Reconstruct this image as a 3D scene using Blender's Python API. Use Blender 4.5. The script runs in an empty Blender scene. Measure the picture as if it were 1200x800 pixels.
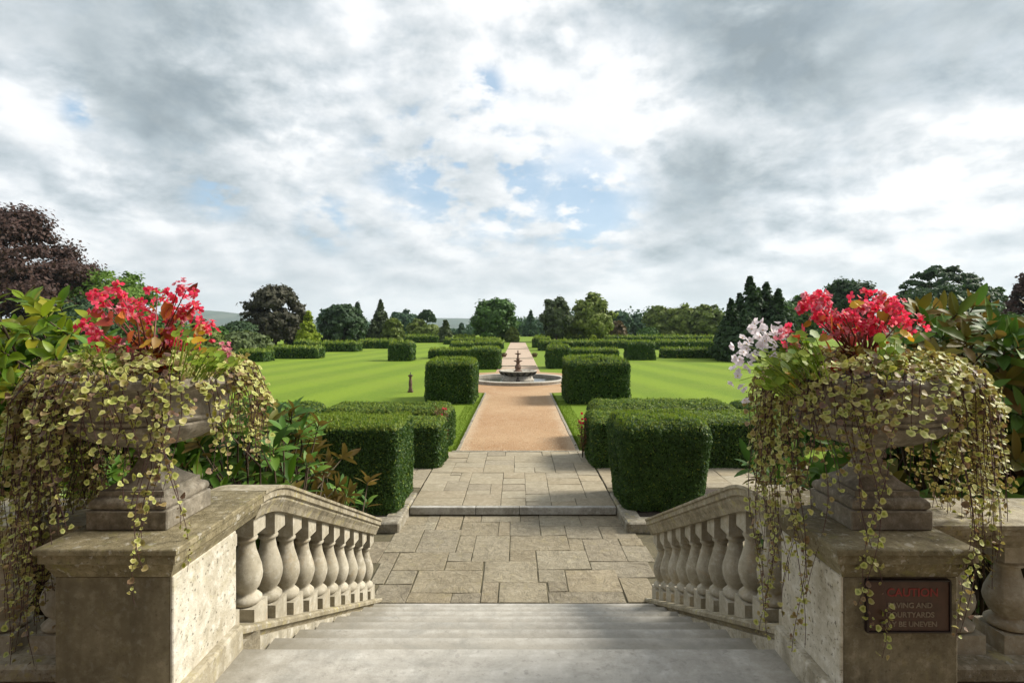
import bpy, bmesh, math, random
import numpy as np
from mathutils import Vector, Matrix
S = bpy.context.scene
C = S.collection
PI = math.pi
R = math.radians
rng = np.random.default_rng(7)
random.seed(11)
EYE = 2.78            # eye height above the lower terrace (z = 0)
F = 660.0             # focal length in picture pixels
VX, HY = 607.0, 381.0 # where the straight-ahead line meets the picture
def gx(px, Y): return (px - VX) * Y / F
def gz(py, Y): return EYE - (py - HY) * Y / F

# ------------------------------------------------------------------ camera
cam_d = bpy.data.cameras.new('camera'); cam = bpy.data.objects.new('camera', cam_d); C.objects.link(cam)
cam.location = (0, 0, EYE); cam.rotation_euler = (R(90), 0, 0)
cam_d.sensor_width = 36; cam_d.lens = 36 * F / 1200
cam_d.shift_x = -(VX - 600) / 1200; cam_d.shift_y = -(400 - HY) / 1200
cam_d.clip_start = 0.05; cam_d.clip_end = 30000
S.camera = cam
# ------------------------------------------------------------------ light
SUN_EL, SUN_AZ = 40.0, 77.0    # azimuth clockwise from straight ahead (+Y) towards +X
sd = Vector((math.sin(R(SUN_AZ)) * math.cos(R(SUN_EL)), math.cos(R(SUN_AZ)) * math.cos(R(SUN_EL)), math.sin(R(SUN_EL))))
ld = bpy.data.lights.new('sun', 'SUN'); ld.energy = 3.7; ld.angle = R(17.0); ld.color = (1.0, 0.94, 0.83)
lo = bpy.data.objects.new('sun', ld); C.objects.link(lo); lo.rotation_euler = sd.to_track_quat('Z', 'Y').to_euler(); lo.location = (30, 20, 40)
S.view_settings.view_transform = 'Standard'; S.view_settings.look = 'None'
S.view_settings.gamma = 1.0; S.view_settings.exposure = 0.80; S.view_settings.use_curve_mapping = False
S.render.film_transparent = False
S.cycles.max_bounces = 6; S.cycles.transparent_max_bounces = 8
try:
    S.cycles.use_denoising = True
    S.cycles.volume_bounces = 0
except Exception: pass

# ------------------------------------------------------------------ node helpers
class NT:
    def __init__(s, tree): s.t = tree; s.n = tree.nodes; s.l = tree.links
    def node(s, typ, **kw):
        n = s.n.new(typ)
        for k, v in kw.items(): setattr(n, k, v)
        return n
    def set(s, sock, v):
        if isinstance(v, bpy.types.NodeSocket): s.l.new(v, sock)
        else: sock.default_value = v
    def math(s, op, a, b=None, c=None, clamp=False):
        n = s.node('ShaderNodeMath', operation=op, use_clamp=clamp); s.set(n.inputs[0], a)
        if b is not None: s.set(n.inputs[1], b)
        if c is not None: s.set(n.inputs[2], c)
        return n.outputs[0]
    def vmath(s, op, a, b=None, out=0):
        n = s.node('ShaderNodeVectorMath', operation=op); s.set(n.inputs[0], a)
        if b is not None: s.set(n.inputs[1], b)
        return n.outputs[out]
    def mix(s, f, a, b, blend='MIX'):
        n = s.node('ShaderNodeMix', data_type='RGBA', blend_type=blend)
        s.set(n.inputs[0], f); s.set(n.inputs[6], a if isinstance(a, bpy.types.NodeSocket) else c4(a)); s.set(n.inputs[7], b if isinstance(b, bpy.types.NodeSocket) else c4(b))
        return n.outputs[2]
    def noise(s, vec, scale, detail=4, rough=0.55, dist=0.0, out=0):
        n = s.node('ShaderNodeTexNoise'); s.l.new(vec, n.inputs['Vector']) if vec is not None else None
        n.inputs['Scale'].default_value = scale; n.inputs['Detail'].default_value = detail; n.inputs['Roughness'].default_value = rough; n.inputs['Distortion'].default_value = dist
        return n.outputs[out]
    def ramp(s, f, pts, interp='LINEAR'):
        n = s.node('ShaderNodeValToRGB'); s.set(n.inputs[0], f); cr = n.color_ramp; cr.interpolation = interp
        while len(cr.elements) > 1: cr.elements.remove(cr.elements[-1])
        cr.elements[0].position = pts[0][0]; cr.elements[0].color = c4(pts[0][1])
        for p, c in pts[1:]:
            e = cr.elements.new(p); e.color = c4(c)
        return n.outputs[0]
    def mapr(s, v, a, b, c=0.0, d=1.0, smooth=False):
        n = s.node('ShaderNodeMapRange'); s.set(n.inputs[0], v)
        if smooth: n.interpolation_type = 'SMOOTHSTEP'
        for i, q in enumerate((a, b, c, d)): n.inputs[i + 1].default_value = q
        return n.outputs[0]
    def bump(s, h, strength, dist, normal=None):
        n = s.node('ShaderNodeBump'); s.l.new(h, n.inputs['Height']); n.inputs['Strength'].default_value = strength; n.inputs['Distance'].default_value = dist
        if normal is not None: s.l.new(normal, n.inputs['Normal'])
        return n.outputs[0]
def c4(c):
    if isinstance(c, (int, float)): return (c, c, c, 1)
    return (c[0], c[1], c[2], 1) if len(c) == 3 else tuple(c)

def newmat(name):
    m = bpy.data.materials.new(name); m.use_nodes = True
    t = NT(m.node_tree); t.n.clear()
    out = t.node('ShaderNodeOutputMaterial'); b = t.node('ShaderNodeBsdfPrincipled')
    t.l.new(b.outputs[0], out.inputs[0])
    return m, t, b, out

# ------------------------------------------------------------------ sky (world): Nishita blue seen through procedural cloud
W = bpy.data.worlds.new('World'); S.world = W; W.use_nodes = True
w = NT(W.node_tree); w.n.clear()
wo = w.node('ShaderNodeOutputWorld'); bg = w.node('ShaderNodeBackground'); w.l.new(bg.outputs[0], wo.inputs[0])
bg.inputs[1].default_value = 0.1
# thick grey banks overhead (+), thin bright cloud across the middle (-): picture direction, angular radius, amount
SKY_BANKS = ((1080, 10, 0.42, 0.34), (780, -40, 0.30, 0.22), (100, 20, 0.32, 0.26), (330, 20, 0.25, 0.14), (820, 235, 0.17, 0.20), (230, 160, 0.18, 0.16), (150, 290, 0.16, 0.10), (600, 310, 0.2, 0.08),
             (620, 110, 0.34, -0.16), (60, 110, 0.10, -0.22), (760, 130, 0.16, -0.18), (1100, 175, 0.20, -0.14), (410, 10, 0.07, -0.2), (560, 330, 0.3, -0.05), (1000, 300, 0.25, -0.08), (100, 235, 0.15, -0.1))
sky = w.node('ShaderNodeTexSky', sky_type='NISHITA'); sky.sun_disc = False
sky.sun_elevation = R(SUN_EL); sky.sun_rotation = R(SUN_AZ); sky.air_density = 1.0; sky.dust_density = 0.6; sky.ozone_density = 1.2
tc = w.node('ShaderNodeTexCoord'); D = tc.outputs['Generated']
sp = w.node('ShaderNodeSeparateXYZ'); w.l.new(D, sp.inputs[0])
cv = w.node('ShaderNodeCombineXYZ'); w.l.new(sp.outputs[0], cv.inputs[0]); w.l.new(sp.outputs[1], cv.inputs[1])
zs = w.math('MULTIPLY', w.math('POWER', w.math('ADD', w.math('MAXIMUM', sp.outputs[2], 0.0), 0.02), 0.72), 1.75)     # flatter banks towards the horizon
w.l.new(zs, cv.inputs[2])
CV = cv.outputs[0]
def skydir(px, py):
    v = Vector(((px - VX) / F, 1.0, (HY - py) / F)); v.normalize(); return tuple(v)
n_big = w.noise(CV, 2.2, 3, 0.5, 0.2)
n_mid = w.noise(CV, 6.0, 10, 0.58, 0.1)
n_off = w.noise(w.vmath('ADD', CV, (0.018, 0.0, 0.040)), 6.0, 10, 0.58, 0.1)     # the same cloud a step towards the light
n_fin = w.noise(CV, 22.0, 8, 0.55, 0.1)
relief = w.math('SUBTRACT', n_mid, n_off)
def blob(px, py, rad, sharp=1.0):   # 1 at the direction, 0 beyond rad (radians), wobbled by the cloud noise
    d = w.vmath('DOT_PRODUCT', D, skydir(px, py), out=1)
    a = w.math('ARCCOSINE', w.math('MINIMUM', d, 0.99999))
    a = w.math('ADD', a, w.math('MULTIPLY', w.math('SUBTRACT', n_mid, 0.5), rad * 1.3))
    return w.mapr(a, rad * 1.0, rad * 0.15, 0, 1, True)
dens = w.math('ADD', w.math('MULTIPLY', n_big, 0.8), w.math('MULTIPLY', n_mid, 0.55))
dens = w.math('SUBTRACT', dens, 0.095)
for px, py, rad, am in SKY_BANKS:
    dens = w.math('ADD', dens, w.math('MULTIPLY', blob(px, py, rad), am))
puff = w.math('SUBTRACT', 1.0, w.mapr(dens, 0.5, 0.95, 0.0, 0.75))        # lumps show less in the thick grey banks
low = w.mapr(sp.outputs[2], 0.02, 0.16, 0.55, 1.0)
dens = w.math('SUBTRACT', dens, w.math('MULTIPLY', w.math('MULTIPLY', relief, puff), w.math('MULTIPLY', low, 1.7)))
cloud = w.ramp(w.mapr(dens, 0.30, 1.0), [(0.0, (6.2, 6.25, 6.3)), (0.24, (5.8, 5.9, 5.98)), (0.42, (4.65, 4.9, 5.08)), (0.60, (3.7, 4.05, 4.28)), (0.82, (2.55, 2.95, 3.18)), (1.0, (1.8, 2.15, 2.35))])
hb = None
for px, py, rad in ((530, 195, 0.17), (590, 222, 0.14), (680, 250, 0.13), (262, 218, 0.07), (385, 258, 0.06), (570, 100, 0.04), (95, 130, 0.03)):
    b_ = blob(px, py, rad); hb = b_ if hb is None else w.math('MAXIMUM', hb, b_)
gap = w.mapr(w.math('ADD', n_mid, w.math('MULTIPLY', w.math('SUBTRACT', n_fin, 0.5), 0.45)), 0.55, 0.43, 0.0, 1.0, True)
hole = w.math('ADD', w.math('MULTIPLY', hb, gap), w.math('MULTIPLY', gap, 0.06), clamp=True)
blue = w.mix(0.6, w.mix(1.0, sky.outputs[0], (1.15, 1.05, 1.0), 'MULTIPLY'), (2.3, 3.5, 4.6))
skyc = w.mix(w.math('MULTIPLY', hole, 0.85), cloud, blue)
skyc = w.mix(w.mapr(sp.outputs[2], 0.0, 0.08, 0.45, 0.0, True), skyc, (5.3, 5.55, 5.7))
w.l.new(skyc, bg.inputs[0])

# ------------------------------------------------------------------ materials
def pos_coord(t, perobj=True):
    g = t.node('ShaderNodeNewGeometry')
    v = g.outputs['Position']
    if perobj:
        oi = t.node('ShaderNodeObjectInfo')
        v = t.vmath('ADD', v, t.vmath('MULTIPLY', (31.0, 17.0, 9.0), t_comb(t, oi.outputs['Random'])))
    return v
def t_comb(t, x):
    n = t.node('ShaderNodeCombineXYZ')
    for i in range(3): t.l.new(x, n.inputs[i])
    return n.outputs[0]
def stone(name, base, dark, light, rough=0.85, scale=1.0, stain=0.5, lichen=0.0, bump=0.4, tint=0.0, spots=0.5, lichen_c=(0.42, 0.36, 0.14), ridged=0.0, streak=0.0):
    m, t, b, o = newmat(name)
    v = pos_coord(t)
    n1 = t.noise(v, 2.2 * scale, 6, 0.62, 0.3); n2 = t.noise(v, 14 * scale, 6, 0.7); n3 = t.noise(v, 90 * scale, 4, 0.7)
    col = t.mix(t.mapr(n1, 0.35, 0.66), dark, base)
    col = t.mix(t.math('MULTIPLY', t.mapr(n2, 0.50, 0.68), 0.7), col, light)
    col = t.mix(t.math('MULTIPLY', t.mapr(n2, 0.46, 0.30), stain), col, tuple(x * 0.45 for x in dark))
    sp_ = t.mapr(t.noise(v, 38 * scale, 3, 0.6), 0.60, 0.68)
    col = t.mix(t.math('MULTIPLY', sp_, spots), col, tuple(x * 0.35 for x in dark))
    if streak > 0:      # rain streaks and grime running down the face
        sn = t.noise(t.vmath('MULTIPLY', v, (9.0, 9.0, 1.1)), 1.0, 6, 0.65, 0.4)
        col = t.mix(t.math('MULTIPLY', t.mapr(sn, 0.50, 0.66), streak), col, tuple(x * 0.42 for x in dark))
        oi = t.node('ShaderNodeObjectInfo')
        col = t.mix(t.math('MULTIPLY', oi.outputs['Random'], 0.35), col, dark)
    if lichen > 0:
        lm = t.math('MULTIPLY', t.mapr(t.noise(v, 6.5 * scale, 5, 0.7, 0.5), 0.56, 0.66), lichen)
        col = t.mix(lm, col, lichen_c)
        lw = t.math('MULTIPLY', t.mapr(t.noise(t.vmath('ADD', v, (5.1, 2.2, 8.3)), 17 * scale, 4, 0.6, 0.4), 0.60, 0.66), lichen * 0.8)
        col = t.mix(lw, col, (0.52, 0.50, 0.44))
    if tint < 0:     # each step a little cleaner or dirtier than the next, streaked along its length
        oi = t.node('ShaderNodeObjectInfo')
        st_ = t.noise(t.vmath('MULTIPLY', v, (1.2, 22.0, 9.0)), 1.0, 4, 0.6)
        col = t.mix(t.math('MULTIPLY', t.mapr(st_, 0.42, 0.62), -tint), col, dark)
        col = t.mix(t.math('MULTIPLY', oi.outputs['Random'], -tint), col, dark)
    if tint > 0:
        oi = t.node('ShaderNodeObjectInfo')
        col = t.mix(tint, col, t.ramp(oi.outputs['Random'], [(0, (0.30, 0.24, 0.15)), (0.25, (0.15, 0.13, 0.10)), (0.5, (0.29, 0.26, 0.19)), (0.75, (0.20, 0.155, 0.085)), (1, (0.36, 0.33, 0.25))]))
    t.l.new(col, b.inputs['Base Color']); b.inputs['Roughness'].default_value = rough
    h = t.math('ADD', t.math('MULTIPLY', n2, 0.7), t.math('MULTIPLY', n3, 0.3))
    if ridged > 0: h = t.math('ADD', h, t.math('MULTIPLY', t.noise(v, 5.0, 8, 0.7, 1.5), ridged))
    t.l.new(t.bump(h, bump, 0.02), b.inputs['Normal'])
    return m
M = {}
M['paving'] = stone('riven_sandstone', (0.31, 0.265, 0.18), (0.19, 0.158, 0.10), (0.42, 0.375, 0.28), stain=0.75, tint=0.36, bump=0.9, spots=0.6, ridged=2.6, lichen=0.2)
M['paving2'] = stone('worn_sandstone', (0.34, 0.29, 0.20), (0.24, 0.20, 0.13), (0.46, 0.41, 0.32), stain=0.6, tint=0.38, bump=0.3, spots=0.2, ridged=0.6)
M['grout'] = stone('earth_joint', (0.12, 0.10, 0.055), (0.07, 0.06, 0.032), (0.16, 0.14, 0.08), bump=0.3)
M['step'] = stone('pale_step_stone', (0.47, 0.45, 0.405), (0.34, 0.32, 0.28), (0.58, 0.565, 0.525), stain=0.5, bump=0.25, spots=0.35, scale=0.8, tint=-0.35)
def step_stain_shade(m):
    nt = m.node_tree; t = NT(nt); b = [n for n in nt.nodes if n.type == 'BSDF_PRINCIPLED'][0]
    col = b.inputs['Base Color'].links[0].from_socket
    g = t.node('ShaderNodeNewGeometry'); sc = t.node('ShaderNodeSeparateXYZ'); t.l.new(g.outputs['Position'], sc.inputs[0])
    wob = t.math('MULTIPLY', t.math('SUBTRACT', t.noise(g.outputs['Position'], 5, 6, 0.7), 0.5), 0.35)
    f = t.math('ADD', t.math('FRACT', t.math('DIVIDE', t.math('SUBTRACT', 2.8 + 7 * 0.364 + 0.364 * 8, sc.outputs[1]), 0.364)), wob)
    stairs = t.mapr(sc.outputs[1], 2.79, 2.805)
    tread_shade = t.math('MULTIPLY', t.math('MULTIPLY', t.mapr(f, 0.05, 0.22), stairs), 0.5)      # crevice shade behind each nosing, painted into the tread colour
    c2 = t.mix(tread_shade, col, (0.235, 0.215, 0.17))
    big = t.mapr(t.noise(g.outputs['Position'], 3.1, 8, 0.75, 0.6), 0.47, 0.66)
    c2 = t.mix(t.math('MULTIPLY', big, 0.62), c2, (0.22, 0.215, 0.19))
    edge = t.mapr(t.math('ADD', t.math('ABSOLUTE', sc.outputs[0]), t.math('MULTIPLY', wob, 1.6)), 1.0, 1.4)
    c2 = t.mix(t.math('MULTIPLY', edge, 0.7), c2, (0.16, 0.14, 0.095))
    t.l.new(c2, b.inputs['Base Color'])
step_stain_shade(M['step'])
M['nosing'] = stone('grey_step_stone', (0.40, 0.385, 0.35), (0.25, 0.235, 0.20), (0.52, 0.505, 0.47), stain=0.5, bump=0.25)
M['baluster'] = stone('cast_stone', (0.47, 0.43, 0.34), (0.31, 0.275, 0.20), (0.60, 0.565, 0.48), streak=0.45, stain=0.35, bump=0.25, lichen=0.25, lichen_c=(0.40, 0.27, 0.12), spots=0.25, scale=1.6)
M['oldstone'] = stone('lichen_stone', (0.40, 0.35, 0.25), (0.22, 0.185, 0.115), (0.55, 0.51, 0.41), streak=0.5, stain=0.8, bump=0.5, lichen=0.6, spots=0.6, scale=1.3)
M['shaft'] = stone('weathered_render', (0.50, 0.46, 0.37), (0.30, 0.26, 0.175), (0.68, 0.65, 0.57), streak=0.6, stain=0.55, bump=0.35, lichen=0.25, spots=0.6, scale=1.2)
M['capstone'] = stone('mossy_cap_stone', (0.27, 0.225, 0.125), (0.14, 0.115, 0.06), (0.40, 0.35, 0.23), streak=0.4, stain=0.7, bump=0.7, lichen=0.6, lichen_c=(0.24, 0.22, 0.07), spots=0.7, scale=1.6)
M['pier'] = stone('shaded_mossy_stone', (0.23, 0.195, 0.125), (0.13, 0.107, 0.062), (0.34, 0.30, 0.21), streak=0.5, stain=0.6, bump=0.5, lichen=0.12, spots=0.5, scale=1.5)  # besides moss, darker brown puts the shade of the front into the shaft colour
M['sunlit_bloom'] = stone('sunlit_limed_stone', (0.60, 0.565, 0.475), (0.40, 0.355, 0.26), (0.74, 0.72, 0.65), stain=0.55, bump=0.5, lichen=0.2, spots=0.9, scale=1.3)  # limed stone, paler so the side face carries sunlight in its colour
M['urn'] = stone('urn_stone', (0.33, 0.29, 0.225), (0.17, 0.145, 0.105), (0.50, 0.46, 0.38), streak=0.45, stain=0.6, bump=0.3, spots=0.4, scale=2.0)
M['kerb'] = stone('kerb_stone', (0.28, 0.25, 0.19), (0.15, 0.13, 0.09), (0.40, 0.38, 0.32), stain=0.6, bump=0.5, lichen=0.4)
M['pale'] = stone('pale_stone', (0.42, 0.39, 0.33), (0.26, 0.23, 0.18), (0.52, 0.50, 0.45), stain=0.3, bump=0.2)
M['brownstone'] = stone('brown_stone', (0.15, 0.085, 0.055), (0.07, 0.04, 0.028), (0.24, 0.16, 0.11), stain=0.4, bump=0.2, scale=3)
M['darkstone'] = stone('dark_relief', (0.06, 0.05, 0.042), (0.03, 0.026, 0.022), (0.10, 0.09, 0.08))
M['soil'] = stone('garden_soil', (0.05, 0.036, 0.024), (0.028, 0.02, 0.014), (0.09, 0.065, 0.045), bump=0.8, scale=3)

def gravel_mat():
    m, t, b, o = newmat('orange_gravel')
    v = pos_coord(t, False)
    n1 = t.noise(v, 0.35, 5, 0.6); n2 = t.noise(v, 3.5, 5, 0.65); n3 = t.noise(v, 55, 3, 0.8)
    sc = t.node('ShaderNodeSeparateXYZ'); t.l.new(v, sc.inputs[0])
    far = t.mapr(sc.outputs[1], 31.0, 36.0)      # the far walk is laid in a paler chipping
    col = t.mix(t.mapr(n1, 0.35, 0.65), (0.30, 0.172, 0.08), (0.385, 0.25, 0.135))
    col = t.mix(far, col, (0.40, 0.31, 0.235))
    col = t.mix(t.math('MULTIPLY', t.mapr(n2, 0.5, 0.7), 0.45), col, (0.42, 0.30, 0.18))
    col = t.mix(t.math('MULTIPLY', t.mapr(n3, 0.55, 0.75), 0.55), col, (0.52, 0.38, 0.25))
    col = t.mix(t.math('MULTIPLY', t.mapr(n3, 0.45, 0.25), 0.6), col, (0.17, 0.085, 0.04))
    edge = t.math('ADD', t.math('ABSOLUTE', sc.outputs[0]), t.math('MULTIPLY', t.math('SUBTRACT', n2, 0.5), 0.35))
    near = t.mapr(sc.outputs[1], 22.5, 21.0)
    col = t.mix(t.math('MULTIPLY', t.math('MULTIPLY', t.mapr(edge, 0.98, 1.22, 0, 1, True), near), 0.6), col, (0.44, 0.34, 0.23))
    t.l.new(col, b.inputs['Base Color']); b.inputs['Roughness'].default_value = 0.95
    t.l.new(t.bump(n3, 0.5, 0.012), b.inputs['Normal']); return m
M['gravel'] = gravel_mat()
def lawn_mat():
    m, t, b, o = newmat('mown_lawn')
    v = pos_coord(t, False)
    sc = t.node('ShaderNodeSeparateXYZ'); t.l.new(v, sc.inputs[0])
    X, Y = sc.outputs[0], sc.outputs[1]
    s1 = t.math('SUBTRACT', t.math('ABSOLUTE', X), t.math('MULTIPLY', Y, -0.17))   # stripes splay out from the walk on both sides
    s1 = t.math('ADD', s1, t.math('MULTIPLY', t.math('SUBTRACT', t.noise(v, 0.6, 2), 0.5), 0.25))
    st = t.math('SINE', t.math('MULTIPLY', s1, 2 * PI / 3.3))
    st = t.mapr(t.math('ADD', st, t.math('MULTIPLY', t.math('SUBTRACT', t.noise(v, 1.3, 4), 0.5), 1.2)), -0.9, 0.9, 0, 1, True)
    st = t.math('MULTIPLY', st, t.mapr(t.math('ABSOLUTE', X), 2.8, 4.4, 0.25, 1))
    n1 = t.noise(v, 0.22, 4, 0.6); n2 = t.noise(v, 5.0, 6, 0.7); n3 = t.noise(v, 28, 6, 0.85)
    col = t.mix(st, (0.126, 0.200, 0.013), (0.170, 0.252, 0.016))
    col = t.mix(t.math('MULTIPLY', t.mapr(n1, 0.45, 0.7), 0.5), col, (0.18, 0.225, 0.03))
    col = t.mix(t.math('MULTIPLY', t.mapr(n2, 0.5, 0.72), 0.5), col, (0.19, 0.235, 0.03))
    col = t.mix(t.math('MULTIPLY', t.mapr(n2, 0.45, 0.3), 0.45), col, (0.065, 0.125, 0.012))
    col = t.mix(t.math('MULTIPLY', t.mapr(n3, 0.52, 0.36), 0.6), col, (0.05, 0.10, 0.008))
    t.l.new(col, b.inputs['Base Color']); b.inputs['Roughness'].default_value = 0.9
    b.inputs['Specular IOR Level'].default_value = 0.2
    t.l.new(t.bump(n3, 0.6, 0.03), b.inputs['Normal']); return m
M['lawn'] = lawn_mat()
def land_mat():
    m, t, b, o = newmat('farmland')
    v = pos_coord(t, False)
    vv = t.vmath('MULTIPLY', v, (1.0, 0.5, 0.0))
    vo = t.node('ShaderNodeTexVoronoi'); t.l.new(vv, vo.inputs['Vector']); vo.inputs['Scale'].default_value = 0.006
    sp3 = t.node('ShaderNodeSeparateColor'); t.l.new(vo.outputs['Color'], sp3.inputs[0])
    col = t.ramp(sp3.outputs[0], [(0, (0.022, 0.05, 0.028)), (0.35, (0.035, 0.068, 0.034)), (0.6, (0.06, 0.082, 0.05)), (0.84, (0.20, 0.20, 0.14)), (0.9, (0.03, 0.06, 0.035))], 'CONSTANT')
    wd = t.mapr(t.noise(vv, 0.010, 5, 0.65), 0.50, 0.54)
    col = t.mix(wd, col, (0.025, 0.045, 0.02))
    t.l.new(col, b.inputs['Base Color']); b.inputs['Roughness'].default_value = 1.0; return m
M['land'] = land_mat()

def leafmat(name, cols, rough=0.5, trans=0.25, gloss=0.3, under=None, tcol=None, nz=0.0, nscale=0.5, objrand=False):
    m, t, b, o = newmat(name)
    g = t.node('ShaderNodeNewGeometry')
    r = g.outputs['Random Per Island']
    if objrand:
        oi = t.node('ShaderNodeObjectInfo'); r = t.math('FRACT', t.math('ADD', r, oi.outputs['Random']))
    if nz > 0:
        n = t.mapr(t.noise(g.outputs['Position'], nscale, 3, 0.6), 0.3, 0.7)
        r = t.math('ADD', t.math('MULTIPLY', r, 1 - nz), t.math('MULTIPLY', n, nz), clamp=True)
    col = t.ramp(r, [(i / max(1, len(cols) - 1), c) for i, c in enumerate(cols)])
    if under is not None: col = t.mix(g.outputs['Backfacing'], col, under)
    t.l.new(col, b.inputs['Base Color']); b.inputs['Roughness'].default_value = rough; b.inputs['Specular IOR Level'].default_value = gloss
    if trans > 0:
        tr = t.node('ShaderNodeBsdfTranslucent'); mx = t.node('ShaderNodeMixShader'); mx.inputs[0].default_value = trans
        t.l.new(t.mix(1.0, col, tcol or (1.25, 1.35, 0.7), 'MULTIPLY'), tr.inputs[0])
        t.l.new(b.outputs[0], mx.inputs[1]); t.l.new(tr.outputs[0], mx.inputs[2]); t.l.new(mx.outputs[0], o.inputs[0])
    return m
M['yew'] = leafmat('yew_foliage', [(0.016, 0.040, 0.008), (0.030, 0.072, 0.012), (0.048, 0.105, 0.016), (0.085, 0.155, 0.022)], 0.55, 0.2, 0.3, nz=0.25, nscale=2.5)
M['yewnewlit'] = leafmat('yew_lit_new_growth', [(0.10, 0.17, 0.02), (0.17, 0.24, 0.03), (0.24, 0.28, 0.04), (0.12, 0.20, 0.02)], 0.55, 0.3, 0.3)  # new growth, brightened in colour so the hedge tops look sunlit
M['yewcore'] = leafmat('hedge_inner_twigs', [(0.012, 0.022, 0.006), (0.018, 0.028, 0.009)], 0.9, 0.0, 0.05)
M['bark'] = stone('tree_bark', (0.085, 0.065, 0.045), (0.045, 0.034, 0.025), (0.13, 0.11, 0.085), scale=1.0, bump=0.6)
PAL = {
 'oak': [(0.028, 0.062, 0.016), (0.048, 0.10, 0.022), (0.075, 0.135, 0.03)],
 'bright': [(0.05, 0.10, 0.015), (0.085, 0.15, 0.02), (0.13, 0.20, 0.03)],
 'olive': [(0.06, 0.088, 0.022), (0.105, 0.14, 0.032), (0.16, 0.19, 0.045)],
 'yellow': [(0.12, 0.17, 0.015), (0.20, 0.26, 0.02), (0.28, 0.33, 0.03)],
 'pale': [(0.085, 0.125, 0.028), (0.15, 0.19, 0.04), (0.20, 0.235, 0.06)],
 'dark': [(0.018, 0.036, 0.018), (0.030, 0.055, 0.024), (0.045, 0.075, 0.03)],
 'greygreen': [(0.032, 0.046, 0.024), (0.058, 0.078, 0.036), (0.09, 0.115, 0.052)],
 'copper': [(0.032, 0.018, 0.016), (0.058, 0.032, 0.026), (0.09, 0.052, 0.040)],
 'bronze': [(0.030, 0.031, 0.022), (0.052, 0.050, 0.033), (0.075, 0.074, 0.045)],
 'blue': [(0.024, 0.052, 0.034), (0.042, 0.078, 0.048), (0.06, 0.10, 0.058)],
 'brown': [(0.07, 0.055, 0.030), (0.11, 0.08, 0.042), (0.15, 0.11, 0.05)],
 'rust': [(0.10, 0.06, 0.03), (0.16, 0.085, 0.04), (0.20, 0.13, 0.06)],
 'shrub': [(0.05, 0.075, 0.03), (0.09, 0.12, 0.045), (0.14, 0.16, 0.07)],
}
for k, f_ in {'oak': 1.25, 'dark': 1.35, 'olive': 1.2, 'greygreen': 1.3, 'bronze': 1.2, 'blue': 1.35, 'shrub': 1.1, 'bright': 1.15, 'pale': 1.15}.items(): PAL[k] = [tuple(x * f_ for x in c) for c in PAL[k]]
for k, v in PAL.items(): M['f_' + k] = leafmat('foliage_' + k, v, 0.6, 0.22, 0.2, nz=0.45, nscale=0.5)
M['chips'] = leafmat('gravel_chips', [(0.22, 0.12, 0.06), (0.40, 0.27, 0.15), (0.55, 0.45, 0.33), (0.32, 0.17, 0.08)], 0.9, 0.0, 0.2)
M['grass'] = leafmat('grass_blades', [(0.07, 0.13, 0.01), (0.12, 0.19, 0.015), (0.18, 0.23, 0.03)], 0.7, 0.3, 0.2)
M['mag'] = leafmat('magnolia_leaf', [(0.035, 0.085, 0.012), (0.055, 0.13, 0.016), (0.09, 0.19, 0.022), (0.14, 0.23, 0.03)], 0.52, 0.25, 0.3, under=(0.15, 0.10, 0.035), objrand=True)
M['magyoung'] = leafmat('laurel_leaf', [(0.08, 0.16, 0.012), (0.15, 0.26, 0.02), (0.23, 0.32, 0.025), (0.34, 0.30, 0.025)], 0.4, 0.4, 0.35, under=(0.14, 0.17, 0.03), objrand=True)
M['magbronze'] = leafmat('magnolia_bronze_leaf', [(0.11, 0.105, 0.015), (0.17, 0.13, 0.02), (0.10, 0.15, 0.02), (0.19, 0.11, 0.03)], 0.55, 0.3, 0.25, under=(0.17, 0.11, 0.04), objrand=True)
M['stem'] = leafmat('purple_stem', [(0.06, 0.03, 0.03), (0.09, 0.045, 0.04)], 0.6, 0, 0.3)
M['redstem'] = leafmat('red_stem', [(0.14, 0.045, 0.03), (0.20, 0.06, 0.045)], 0.5, 0, 0.3)
M['twig'] = leafmat('woody_stem', [(0.06, 0.045, 0.03), (0.09, 0.07, 0.045)], 0.8, 0, 0.2)
M['begleaf'] = leafmat('begonia_leaf', [(0.45, 0.10, 0.03), (0.58, 0.20, 0.04), (0.36, 0.06, 0.035), (0.18, 0.05, 0.03), (0.45, 0.28, 0.04), (0.22, 0.26, 0.04)], 0.4, 0.35, 0.4, tcol=(1.3, 1.0, 0.7), objrand=True)
M['petal'] = leafmat('red_petal', [(0.70, 0.022, 0.085), (0.80, 0.08, 0.17), (0.58, 0.012, 0.045), (0.86, 0.24, 0.30)], 0.5, 0.45, 0.3, tcol=(1.2, 1.0, 1.0), objrand=True)
M['pinkpetal'] = leafmat('pink_petal', [(0.75, 0.22, 0.32), (0.80, 0.36, 0.42), (0.6, 0.12, 0.24)], 0.5, 0.45, 0.3, tcol=(1.1, 1.0, 1.0), objrand=True)
M['whitepetal'] = leafmat('white_petal', [(0.78, 0.72, 0.76), (0.85, 0.82, 0.84), (0.78, 0.70, 0.76)], 0.5, 0.5, 0.3, tcol=(1, 1, 1), objrand=True)
M['gerleaf'] = leafmat('geranium_leaf', [(0.13, 0.22, 0.02), (0.22, 0.32, 0.03), (0.30, 0.36, 0.04), (0.09, 0.17, 0.02)], 0.5, 0.35, 0.3, objrand=True)
M['yelleaf'] = leafmat('yellow_leaf', [(0.60, 0.33, 0.02), (0.62, 0.42, 0.04)], 0.5, 0.3, 0.3, tcol=(1.1, 1, .7), objrand=True)
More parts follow.
